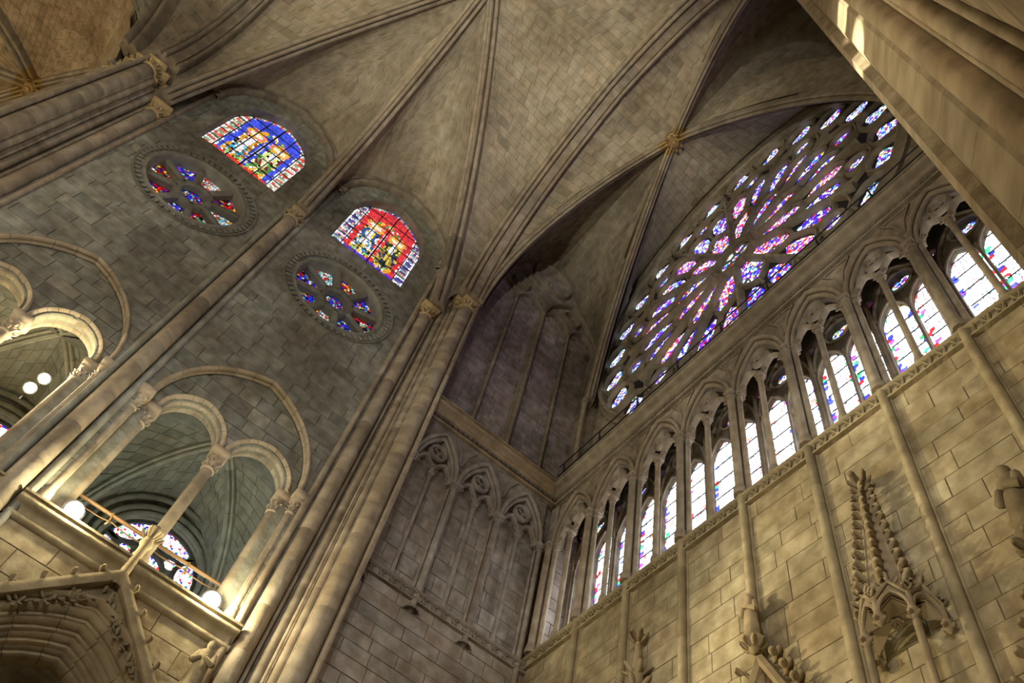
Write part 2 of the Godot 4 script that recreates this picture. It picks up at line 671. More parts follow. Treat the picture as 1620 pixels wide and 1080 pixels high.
func materials():
	var m := StandardMaterial3D.new()
	m.resource_name = "limestone"
	m.vertex_color_use_as_albedo = true
	m.roughness = 0.93
	m.metallic_specular = 0.25
	m.albedo_texture = noise_tex(0.009, 5, 3, Color(0.80, 0.785, 0.76), Color(1, 1, 1))
	m.uv1_triplanar = true
	m.uv1_world_triplanar = true
	m.uv1_scale = Vector3(0.43, 0.43, 0.43)
	m.heightmap_enabled = true
	m.heightmap_texture = noise_tex(0.03, 4, 8, Color(0, 0, 0), Color(1, 1, 1))
	m.heightmap_scale = 0.5
	m.detail_enabled = true
	m.detail_blend_mode = BaseMaterial3D.BLEND_MODE_MUL
	m.detail_albedo = noise_tex(0.004, 3, 21, Color(0.78, 0.76, 0.74), Color(1.0, 1.0, 1.0))
	m.detail_uv_layer = BaseMaterial3D.DETAIL_UV_2
	m.uv2_triplanar = true
	m.uv2_world_triplanar = true
	m.uv2_scale = Vector3(0.11, 0.11, 0.11)
	M.stone = m
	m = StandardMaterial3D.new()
	m.resource_name = "shaded glass"
	m.albedo_color = Color(0.11, 0.10, 0.15)  # deep-blue glass, darkened in colour for the shade of its recess
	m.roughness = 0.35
	M.shaded_glass = m
	m = StandardMaterial3D.new()
	m.resource_name = "iron"
	m.albedo_color = Color(0.09, 0.085, 0.08)
	m.roughness = 0.6
	M.iron = m
	m = StandardMaterial3D.new()
	m.resource_name = "gilding"
	m.albedo_color = Color(0.55, 0.45, 0.27)
	m.metallic = 0.3
	m.roughness = 0.5
	M.gold = m
	m = StandardMaterial3D.new()
	m.resource_name = "varnished wood"
	m.albedo_color = Color(0.46, 0.35, 0.23)
	m.roughness = 0.5
	M.wood = m
	m = StandardMaterial3D.new()
	m.resource_name = "floodlight glass"
	m.albedo_color = Color(1, 1, 1)
	m.emission_enabled = true
	m.emission = Color(1.0, 0.97, 0.9)
	m.emission_energy_multiplier = 9.0
	M.lamp = m
	glasses()

func pick(r: RandomNumberGenerator, list: Array) -> Color:
	var w := 0.0
	for e in list:
		w += e[0]
	var k := r.randf() * w
	for e in list:
		k -= e[0]
		if k <= 0.0:
			var s := 0.65 + 0.6 * r.randf()
			return Color(minf(e[1].r * s, 1), minf(e[1].g * s, 1), minf(e[1].b * s, 1))
	return list[0][1]

func glasses():
	var white := Color(0.98, 0.98, 1.0)
	var pale := Color(0.8, 0.88, 1.0)
	var blue := Color(0.16, 0.2, 0.86)
	var deep := Color(0.2, 0.1, 0.6)
	var violet := Color(0.56, 0.2, 0.95)
	var red := Color(0.86, 0.1, 0.12)
	var pink := Color(1.0, 0.6, 0.7)
	var gold := Color(1.0, 0.72, 0.22)
	var green := Color(0.16, 0.62, 0.36)
	var cyan := Color(0.3, 0.72, 0.9)
	M.rose_cool = glow(glass_image(320, 14.0, 5, func(_x, _y, r): return pick(r, [[4, blue], [3, deep], [3, violet], [4, pale], [4, white], [1.2, red], [0.6, gold], [0.8, cyan]])), 2.6)
	M.rose_warm = glow(glass_image(320, 12.0, 6, func(_x, _y, r): return pick(r, [[2.5, blue], [2.5, violet], [3, white], [3, red], [2, pink], [1, gold], [1, pale], [0.4, green]])), 2.6)
	M.rose_rim = glow(glass_image(320, 12.0, 7, func(_x, _y, r): return pick(r, [[3, blue], [4, pale], [5, white], [1, red], [1, gold], [1.5, cyan], [0.7, green], [1, violet]])), 2.4)
	M.lancet = glow(glass_image(384, 15.0, 8, func(x, _y, r):
		var e := absf(fmod(x * 4.0, 1.0) - 0.5) * 2.0
		if e > 0.76:
			return pick(r, [[2, blue], [3, pale], [3, white], [1.2, red], [1.2, green], [1, violet]])
		return pick(r, [[9, white], [5, pale], [0.6, Color(1, 0.85, 0.6)], [0.6, Color(1, 0.55, 0.5)], [0.6, pink], [0.6, Color(0.7, 0.9, 1)]]), 0.07), 7.0)
	M.tribune = glow(glass_image(320, 10.0, 9, func(_x, _y, r): return pick(r, [[9, white], [3, Color(1, 0.86, 0.95)], [0.9, red], [0.8, blue], [0.5, green]]), 0.07), 2.8)
	M.oculus_red = glow(glass_image(256, 12.0, 10, func(_x, _y, r): return pick(r, [[5, red], [1, white], [2, deep], [1.5, Color(0.5, 0.75, 0.55)], [1, gold], [1, green], [2, Color(0.1, 0.08, 0.1)]])), 0.9)
	M.oculus_blue = glow(glass_image(256, 12.0, 12, func(_x, _y, r): return pick(r, [[5, blue], [1.2, white], [1.5, red], [1.5, Color(0.5, 0.8, 0.75)], [0.7, gold], [1, violet], [2, Color(0.06, 0.06, 0.12)]])), 0.9)
	M.oculus_pale = glow(glass_image(256, 12.0, 13, func(_x, _y, r): return pick(r, [[4, white], [2, Color(0.7, 0.9, 0.8)], [1.5, red], [1, cyan], [1, gold]])), 1.0)
	for k in 2:
		var main := Color(0.27, 0.34, 0.92) if k == 0 else Color(0.93, 0.22, 0.26)
		var frame := Color(0.9, 0.25, 0.22) if k == 0 else Color(0.36, 0.2, 0.8)
		var edge := [Color(0.9, 0.3, 0.28), Color(0.95, 0.9, 0.8), Color(0.55, 0.7, 0.55), Color(0.98, 0.97, 0.95), Color(0.85, 0.45, 0.35)] if k == 0 else [Color(0.28, 0.24, 0.55), Color(0.95, 0.93, 0.98), Color(0.6, 0.75, 0.7), Color(0.4, 0.35, 0.65), Color(0.9, 0.6, 0.5)]
		var robes := [[Color(0.25, 0.75, 0.9), Color(0.62, 0.36, 0.12), Color(0.97, 0.97, 0.95), Color(0.9, 0.65, 0.2)], [Color(0.78, 0.86, 0.45), Color(0.97, 0.95, 0.75), Color(0.55, 0.12, 0.22), Color(0.35, 0.6, 0.25)]] if k == 0 else [[Color(0.25, 0.6, 0.78), Color(0.97, 0.97, 0.95), Color(0.93, 0.82, 0.35), Color(0.2, 0.35, 0.6)], [Color(0.12, 0.26, 0.17), Color(0.88, 0.78, 0.35), Color(0.24, 0.17, 0.45), Color(0.6, 0.55, 0.25)]]
		var tex := glass_image(480, 13.0, 40 + k, func(x, y, r):
			var u: float = x
			var v: float = 1.0 - y
			var wave := 0.5 + 0.5 * sin(u * 47.0 + 2.2 * sin(v * 17.0))
			var lit: float = 0.85 + 0.25 * r.randf()
			if u < 0.02 or u > 0.98 or v < 0.022:
				return white
			if u < 0.125 or u > 0.875 or v < 0.07 or (v > 0.62 and pow((u - 0.5) / 0.5, 2) + pow((v - 0.6) / 0.4, 2) > 0.74):
				var t: float = v * 11.0 if u < 0.125 or u > 0.875 else (u * 13.0 if v < 0.1 else atan2(v - 0.6, u - 0.5) * 4.0)
				return edge[int(absf(fmod(t, 1.0)) * 4.99)] * lit
			if u < 0.15 or u > 0.85:
				return white if r.randf() < 0.8 else pale
			if v < 0.13:
				return frame * lit
			if absf(u - 0.5) < 0.018 and v < 0.62:
				return white.lerp(main, 0.3)
			var w := 0 if u < 0.5 else 1
			var du: float = (u - (0.335 if w == 0 else 0.665)) / 0.13
			if v > 0.56 and v < 0.68 and du * du + pow((v - 0.61) / 0.05, 2) < 0.5:
				return Color(1, 0.95, 0.82)
			if v > 0.55 and v < 0.71 and du * du + pow((v - 0.62) / 0.085, 2) < 1.0:
				return (gold if wave > 0.35 else Color(1, 0.55, 0.5)) * lit
			if v < 0.58 and absf(du) < 0.95 - 0.6 * maxf(0.0, v - 0.4):
				if v < 0.19:
					return ([gold, white, Color(0.5, 0.3, 0.12), Color(0.6, 0.85, 0.5)][int(wave * 3.99)]) * lit
				if absf(du) < 0.28 and v > 0.28:
					return white if w == 0 or v > 0.42 else robes[w][1]
				if r.randf() < 0.07:
					return Color(0.04, 0.04, 0.05)
				return robes[w][int(clampf(wave * 0.7 + absf(du) * 0.35, 0.0, 0.99) * 4.0)] * lit
			if v > 0.7 and absf(u - 0.5) < 0.3 and absf(v - 0.76 + absf(u - 0.5) * 0.5) < 0.035:
				return ([gold, white, green, main][int(wave * 3.99)]) * lit
			return main * (0.75 + 0.4 * r.randf()), 0.06)
		M["lunette_%d" % k] = glow(tex, 1.3)

# ---------------------------------------------------------------- light
func floodlight(at: Vector3, aim: Vector3, energy: float, label: String, seen := true, col := Color(1.0, 0.91, 0.75), size := 1.0):
	var o := thing("floodlight", at, label, "floodlight", "", "")
	var d := aim.normalized()
	var g := G.new()
	lathe(g, at - d * 0.16, V2([0.0, 0.0, 0.07, 0.0, 0.11, 0.04, 0.2, 0.13, 0.215, 0.15, 0.2, 0.155]), 14, d)
	put(o, "housing", scaled(g, at, size).mesh(), M.iron)
	g = G.new()
	lathe(g, at - d * 0.02, V2([0.17, 0.0, 0.172, 0.03, 0.16, 0.08, 0.12, 0.13, 0.06, 0.16, 0.0, 0.168]), 16, d)
	put(o, "lamp_glass", scaled(g, at, size).mesh(), M.lamp)
	g = G.new()
	tube3(g, [at - d * 0.12, at - d * 0.2 + Vector3.DOWN * 0.14, at - d * 0.2 + Vector3.DOWN * 0.3], 0.018)
	put(o, "bracket", g.mesh(), M.iron)
	var l := OmniLight3D.new()
	l.name = "lamp"
	l.light_color = col
	l.light_energy = energy
	l.light_size = 0.12
	l.omni_range = 120.0
	l.omni_attenuation = 2.0
	l.shadow_enabled = true
	o.add_child(l, true)
	l.position = d * 0.3
	return o

func beam(o: Node3D, aim: Vector3, energy: float, angle: float, col: Color, size := 0.12, soft := 0.6):
	var l := SpotLight3D.new()
	l.name = "beam"
	l.light_color = col
	l.light_energy = energy
	l.light_size = size
	l.spot_range = 120.0
	l.spot_attenuation = 2.0
	l.spot_angle = angle
	l.spot_angle_attenuation = soft
	l.shadow_enabled = true
	o.add_child(l, true)
	var d := (aim - o.position).normalized()
	l.position = d * 0.3
	l.basis = Basis.looking_at(d, Vector3.UP if absf(d.y) < 0.95 else Vector3.RIGHT)

const WHITE := Color(0.97, 0.985, 1.0)
const AMBER := Color(1.0, 0.94, 0.76)

func lights():
	var cam := Camera3D.new()
	cam.name = "camera"
	cam.fov = rad_to_deg(2.0 * atan(540.0 / 1353.677))
	cam.near = 0.05
	cam.far = 300.0
	add_child(cam)
	cam.transform = Transform3D(Basis(Vector3(0.77877, 0.165586, 0.605061), Vector3(-0.598367, 0.485676, 0.637241), Vector3(-0.188346, -0.858312, 0.477311)), EYE)
	cam.current = true
	var we := WorldEnvironment.new()
	we.name = "environment"
	var e := Environment.new()
	e.background_mode = Environment.BG_COLOR
	e.background_color = Color(0.5, 0.55, 0.65)
	e.background_energy_multiplier = 0.3
	e.tonemap_mode = Environment.TONE_MAPPER_LINEAR
	e.tonemap_exposure = 1.0
	e.sdfgi_enabled = true
	e.ssao_enabled = true
	e.ssil_enabled = true
	we.environment = e
	add_child(we)

func far_lights():
	# floodlights of the tribunes out of view: an added pair opposite for daylight fill, and the arm and the nave beyond the crossing
	var f: Node3D = floodlight(Vector3(-12.3, 12.35, 14.72), Vector3(0.2, 0.8, -0.6), 32.0, "added daylight fill lamp in the opposite gallery, towards the rose wall", true, WHITE)
	beam(f, Vector3(-7.5, 34.0, 6.0), 170.0, 26.0, Color(1.0, 0.975, 0.9), 0.15, 0.9)
	f = floodlight(Vector3(-14.9, 12.35, 14.72), Vector3(-0.2, 0.8, -0.6), 32.0, "added daylight fill lamp in the opposite gallery, towards the crossing", true, WHITE)
	beam(f, Vector3(-11.0, 34.0, 6.0), 160.0, 26.0, Color(1.0, 0.975, 0.9), 0.15, 0.9)
	f = floodlight(Vector3(-5.6, 2.4, 12.4), Vector3(0.7, 0.5, -0.4), 1.0, "floodlight on a stand near the nearest pier, below the view", true, AMBER)
	beam(f, Vector3(0, 9.0, 7.5), 22.0, 34.0, AMBER, 0.15, 0.8)
	f = floodlight(Vector3(-44.0, 13.0, 4.0), Vector3(1, 0.4, 0.1), 150.0, "floodlight at the far end of the opposite arm, near one wall", true, Color(1.0, 0.95, 0.82))
	beam(f, Vector3(-7.0, 35.5, 7.4), 330.0, 9.0, Color(1.0, 0.95, 0.82), 0.15, 0.7)
	floodlight(Vector3(-25.0, 12.0, 13.0), Vector3(0.1, 0.9, -0.4), 85.0, "floodlight beyond the crossing, lighting its vaults")
	floodlight(Vector3(-24.0, 14.0, -9.5), Vector3(0.0, 1.0, 0.1), 120.0, "floodlight behind the crossing pier, lighting the farthest vault", true, Color(1.0, 0.9, 0.7))

const C0 := 0.703                          # first gallery column, metres from the side wall
const BAY := 1.65
const RC := Vector2(7.3, 27.73)            # centre of the rose
const ORD := ["first", "second", "third", "fourth", "fifth", "sixth", "seventh", "eighth", "ninth"]
var PW := Pl.new(Vector3(0, 0, 0), Vector3(0, 0, 1))          # rose wall
var PG := Pl.new(Vector3(0.8, 0, 0), Vector3(0, 0, 1))        # glass wall behind the gallery
var PR := Pl.new(Vector3(0.683, 0, 0), Vector3(0, 0, 1))      # rose tracery
var PB := Pl.new(Vector3(0, 0, 0.45), Vector3(1, 0, 0))       # blind bay, lower storeys
var PU := Pl.new(Vector3(0, 0, 0.0), Vector3(1, 0, 0))        # blind bay, top storey
var PS := Pl.new(Vector3(0, 0, 0.0), Vector3(1, 0, 0))        # side wall of the two open bays

func polar(r: float, deg: float) -> Vector2:
	return RC + Vector2(cos(deg_to_rad(deg)), sin(deg_to_rad(deg))) * r

func line3(pl: Pl, u0: float, u1: float, prof: PackedVector2Array, v: float, g: G, d := 0.0):
	sweep(g, pl, PackedVector2Array([Vector2(u0, v), Vector2(u1, v)]), prof, d)

# cornice profile: x up, y out of the wall
func cornice_prof(h: float, out: float) -> PackedVector2Array:
	return V2([0, -0.1, 0, out * 0.3, h * 0.08, out * 0.44, h * 0.18, out * 0.46, h * 0.24, out * 0.34, h * 0.26, out * 0.2, h * 0.42, out * 0.26, h * 0.54, out * 0.5, h * 0.56, out * 0.78, h * 0.62, out * 0.92, h * 0.72, out * 0.96, h * 0.78, out * 0.86, h * 0.80, out * 0.74, h * 0.86, out * 0.74, h * 0.88, out, h * 0.97, out, h, out * 0.9, h, -0.1])

func leaf_band(parent: Node, pl: Pl, u0: float, u1: float, v: float, size: float, d: float, tone: Color, step: float):
	var g := G.new()
	g.col = tone
	var n := int((u1 - u0) / step)
	for i in n:
		var c := Vector2(u0 + (i + 0.5) * (u1 - u0) / n, v)
		for k in 4:
			var a := PI / 4 + k * PI / 2
			var q := Vector2(cos(a), sin(a))
			blob(g, pl.at(c + q * size * 0.06, d), (pl.U * q.x + pl.V * q.y) + pl.N * 0.25, pl.N, size * 0.42, 0.4)
	put(parent, "leaf_carving", g.mesh(), M.stone, "stuff")

func rose_wall():
	var o := thing("wall_south", Vector3(0, 6.5, 7), "broad blank stone wall under the row of tall bright windows", "wall", "", "structure")
	ashlar(o, PW, rect(0.40, 6.5, 14.4, 14.70), [], 0.40, 0.95, WARM, 0.6, 300, 0.009, 0.005, 0.08)
	o = thing("trim_1", Vector3(0, 14.7, 7), "carved leaf string course along the sill of the tall bright windows", "string course", "", "structure")
	var g := G.new()
	g.col = WARM
	line3(PW, 0.45, 14.3, V2([0, -0.2, 0, 0.10, 0.03, 0.11, 0.05, 0.06, 0.22, 0.06, 0.24, 0.13, 0.28, 0.15, 0.31, 0.13, 0.31, -0.2]), 14.70, g)
	put(o, "moulding", g.mesh(), M.stone)
	leaf_band(o, PW, 0.8, 14.2, 14.825, 0.24, 0.05, WARM * 0.8, 0.275)
	for k in 9:
		var u := C0 + k * BAY
		var name_: String = ORD[k]
		if k > 0 and k < 8:
			o = thing("wall_shaft", Vector3(-0.08, 6.5, u), "thin stone wall shaft under the %s gallery column from the dark corner" % name_, "shaft", "thin shafts on the rose wall")
			shaft(o, Vector2(-0.07, u), 6.5, 15.0, 0.088, WARM * 1.05, 1.5)
			g = G.new()
			g.col = WARM
			for s in [-1, 1]:
				shaft_strip(g, PW, u + s * 0.085, 6.5, 14.7, 0.035, 0.0)
			put(o, "fillet", g.mesh(), M.stone)
		o = thing("gallery_column", Vector3(-0.02, 15.0, u), "clustered stone column of the window gallery, %s from the dark corner" % name_, "column", "main columns of the window gallery")
		for q in [[-0.10, 0.0, 0.095], [0.02, 0.13, 0.062], [0.02, -0.13, 0.062], [0.10, 0.0, 0.08]]:
			shaft(o, Vector2(q[0], u + q[1]), 15.28, 18.45, q[2], LIME * 0.85, 3.0, "shaft", 12)
			base(o, Vector2(q[0], u + q[1]), 15.0, 15.28, q[2], LIME * 0.8)
			capital(o, Vector2(q[0], u + q[1]), 18.42, 18.66, q[2], q[2] * 1.25, LIME * 0.8, 0.0, 5)
	for k in 8:
		var u := C0 + (k + 0.5) * BAY
		o = thing("gallery_mullion", Vector3(-0.02, 15.0, u), "slender mullion shaft in the middle of the %s gallery arch from the dark corner" % ORD[k], "column", "slender mullions of the window gallery")
		shaft(o, Vector2(-0.04, u), 15.22, 18.36, 0.066, LIME * 0.85, 3.4, "shaft", 12)
		base(o, Vector2(-0.04, u), 15.0, 15.22, 0.07, LIME * 0.8)
		capital(o, Vector2(-0.04, u), 18.33, 18.55, 0.066, 0.092, LIME * 0.8, 0.0, 6)
		gallery_arch(PW, u, BAY, ORD[k], true)
	o = thing("trim_2", Vector3(0, 20.6, 7), "heavy moulded cornice with a leaf frieze under the great rose window", "cornice", "", "structure")
	g = G.new()
	g.col = LIME * 0.72
	line3(PW, 0.3, 14.6, cornice_prof(0.52, 0.30), 20.74, g)
	line3(PW, 0.3, 14.6, V2([-0.05, -0.1, -0.05, 0.07, 0, 0.09, 0.03, 0.04, 0.03, -0.1]), 20.52, g)
	put(o, "moulding", g.mesh(), M.stone)
	leaf_band(o, PW, 0.6, 14.3, 20.66, 0.15, 0.02, LIME * 0.6, 0.17)
	# the passage behind the gallery
	o = thing("wall_south", Vector3(0.4, 15, 7), "dark passage between the gallery columns and the glazed wall", "wall", "", "structure")
	g = G.new()
	g.col = LIME * 0.8
	g.box(Vector3(0.0, 14.4, 0.2), Vector3(1.1, 14.98, 14.6))
	g.box(Vector3(0.02, 20.80, 0.2), Vector3(1.1, 21.22, 14.6))
	put(o, "passage_slab", g.mesh(), M.stone)
	var PE := Pl.new(Vector3(0, 0, 0.60), Vector3(1, 0, 0))
	ashlar(o, PE, rect(0.02, 14.98, 0.8, 20.8), [], 0.42, 0.6, PALE, 0.3)
	glazed_wall()

func shaft_strip(g: G, pl: Pl, u: float, v0: float, v1: float, r: float, d: float):
	bar(g, pl, Vector2(u, v0), Vector2(u, v1), roll(r, 0, 0, 8), d)

func gallery_arch(pl: Pl, u: float, w: float, which: String, open: bool):
	var lab := "moulded gallery arch with tracery over the %s pair of lights from the dark corner" % which if open else "blind arch with carved tracery, %s from the clustered pier" % which
	var o := thing("gallery_arch", pl.at(Vector2(u, 18.6)), lab, "arch", "arches of the window gallery" if open else "blind arches beside the rose wall")
	var tone := LIME * 0.74 if open else PALE * 0.8
	var hw := w * 0.5
	var g := G.new()
	g.col = tone
	var op := arch(u, 18.66, hw * 0.84, 1.36, 9, 0.1)
	for q in cut(rect(u - hw, 18.62, u + hw, 20.56), PackedVector2Array(), [op]):
		extrude(g, pl, q, -0.24, -0.04)
	put(o, "spandrel", g.mesh(), M.stone)
	g = G.new()
	g.col = tone * 1.12
	sweep(g, pl, arch(u, 18.66, hw * 0.94, 1.52, 9), roll(0.062), 0.06)
	sweep(g, pl, arch(u, 18.66, hw * 0.82, 1.32, 9), roll(0.055), 0.0)
	sweep(g, pl, arch(u, 18.66, hw * 0.88, 1.42, 9), V2([-0.1, -0.2, 0.08, -0.2, 0.08, 0.0, 0.0, 0.03, -0.1, -0.05]), 0.0)
	put(o, "moulding", g.mesh(), M.stone)
	for s in [-1, 1]:
		g = G.new()
		g.col = tone * 1.1
		var c: float = u + s * hw * 0.40
		sweep(g, pl, arch(c, 18.55, hw * 0.385, 0.56, 7), V2([-0.04, -0.1, 0.05, -0.1, 0.05, 0.0, 0.0, 0.05, -0.04, 0.0]), -0.02)
		for e in [-1, 1]:                      # cusps
			sweep(g, pl, PackedVector2Array([Vector2(c + e * hw * 0.37, 18.66), Vector2(c + e * hw * 0.2, 18.72), Vector2(c + e * hw * 0.26, 18.86)]), roll(0.02, 0, 0, 6), -0.04)
		put(o, "lancet_head", g.mesh(), M.stone)
	g = G.new()
	g.col = tone * 1.1
	sweep(g, pl, circle(u, 19.42, 0.24, 16), V2([-0.035, -0.1, 0.045, -0.1, 0.045, 0.0, 0.0, 0.05, -0.035, 0.0]), -0.02, true)
	for k in 3:
		var a := PI / 2 + TAU * k / 3
		sweep(g, pl, circle(u + 0.1 * cos(a), 19.42 + 0.1 * sin(a), 0.1, 10), roll(0.018, 0, 0, 6), -0.05, true)
	put(o, "trefoil_ring", g.mesh(), M.stone)
	g = G.new()
	g.col = tone * 1.05
	for s in [-1, 1]:                          # trefoils between the arches
		var c := Vector2(u + s * hw, 20.08)
		sweep(g, pl, PackedVector2Array([c + Vector2(-s * 0.02, -0.62), c + Vector2(-s * 0.12, -0.1), c + Vector2(-s * 0.36, 0.3), c + Vector2(-s * 0.02, 0.33)]), roll(0.028, 0, 0, 6), -0.02)
	put(o, "spandrel_tracery", g.mesh(), M.stone)
	return o

func glazed_wall():
	var o := thing("wall_south", PG.at(Vector2(7, 15)), "thin stone wall of the glazed lancets behind the gallery columns", "wall", "", "structure")
	for k in 9:
		var u := C0 + k * BAY
		for s in [-0.17]:
			var g := G.new()
			g.col = LIME * 0.7
			shaft_strip(g, PG, u - 0.06, 14.98, 18.3, 0.035, 0.04)
			shaft_strip(g, PG, u + 0.06, 14.98, 18.3, 0.035, 0.04)
			shaft_strip(g, PG, u, 14.98, 19.4, 0.05, 0.07)
			put(o, "jamb_shaft", g.mesh(), M.stone)
	for k in 8:
		var u := C0 + k * BAY
		var a := u + 0.265 * BAY
		var b := u + 0.735 * BAY
		var la := arch(a, 18.2, 0.368, 0.74, 8, 3.15)
		var lb := arch(b, 18.2, 0.368, 0.74, 8, 3.15)
		var foil := circle(u + 0.5 * BAY, 19.45, 0.33, 20)
		var t0 := circle(u + 0.03, 19.5, 0.13, 10)
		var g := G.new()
		g.col = LIME * 0.34  # stone colour lowered to stand in for shade round the lancet heads
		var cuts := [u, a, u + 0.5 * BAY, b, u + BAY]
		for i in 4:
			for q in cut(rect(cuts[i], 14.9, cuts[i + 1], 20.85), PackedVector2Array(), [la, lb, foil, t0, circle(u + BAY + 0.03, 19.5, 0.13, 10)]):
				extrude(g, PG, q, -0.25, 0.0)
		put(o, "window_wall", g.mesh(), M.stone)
		g = G.new()
		g.col = LIME * 0.7
		sweep(g, PG, arch(a, 18.2, 0.385, 0.77, 8), roll(0.03, 0, 0, 8), 0.02)
		sweep(g, PG, arch(b, 18.2, 0.385, 0.77, 8), roll(0.03, 0, 0, 8), 0.02)
		sweep(g, PG, circle(u + 0.5 * BAY, 19.45, 0.35, 16), roll(0.035, 0, 0, 8), 0.02, true)
		sweep(g, PG, arch(u + 0.5 * BAY, 18.5, 0.78, 1.6, 8), roll(0.05, 0, 0, 8), 0.02)
		bar(g, PG, Vector2(u + 0.5 * BAY, 14.98), Vector2(u + 0.5 * BAY, 18.6), roll(0.035, 0, 0, 8), 0.02)
		put(o, "window_moulding", g.mesh(), M.stone)
		var w := thing("window_%d" % (k + 1), PG.at(Vector2(u + BAY / 2, 15.1)), "pair of tall bright stained glass lancets behind the %s gallery arch from the dark corner" % ORD[k], "stained glass", "lancet windows of the gallery", "structure")
		for s in 2:
			var c: float = a if s == 0 else b
			var lan := la if s == 0 else lb
			var y := 15.06
			var n := 0
			var bars := G.new()
			while y < 18.85:
				var e := y + (0.56 if n != 0 else 0.3)
				for q in cut(rect(c - 0.5, y + 0.014, c + 0.5, minf(e, 19.2) - 0.014), lan, []):
					if absf(area2(q)) > 0.01:
						pane(w, PG, q, -0.12, M.lancet, Vector2(c - 0.335 + (k * 2 + s) * 0.67, 15.0 + k * 0.37), Vector2(2.68, 2.68))
				if y > 15.1:
					bar(bars, PG, Vector2(c - 0.33, y), Vector2(c + 0.33, y), roll(0.016, 0, 0, 6), -0.09)
				y = e
				n += 1
			put(w, "saddle_bar", bars.mesh(), M.iron)
		for i in 4:
			var an := PI / 4 + i * PI / 2
			pane(w, PG, circle(u + 0.5 * BAY + 0.15 * cos(an), 19.45 + 0.15 * sin(an), 0.125, 12), -0.12, M.rose_rim, Vector2(k * 0.7, i * 0.5), Vector2(1.6, 1.6))
		var f := G.new()
		f.col = LIME * 0.6
		extrude(f, PG, foil, -0.2, -0.14)
		put(w, "quatrefoil_plate", f.mesh(), M.stone)
		pane(w, PG, t0, -0.12, M.rose_warm, Vector2(k * 0.9, 0.3), Vector2(1.6, 1.6))

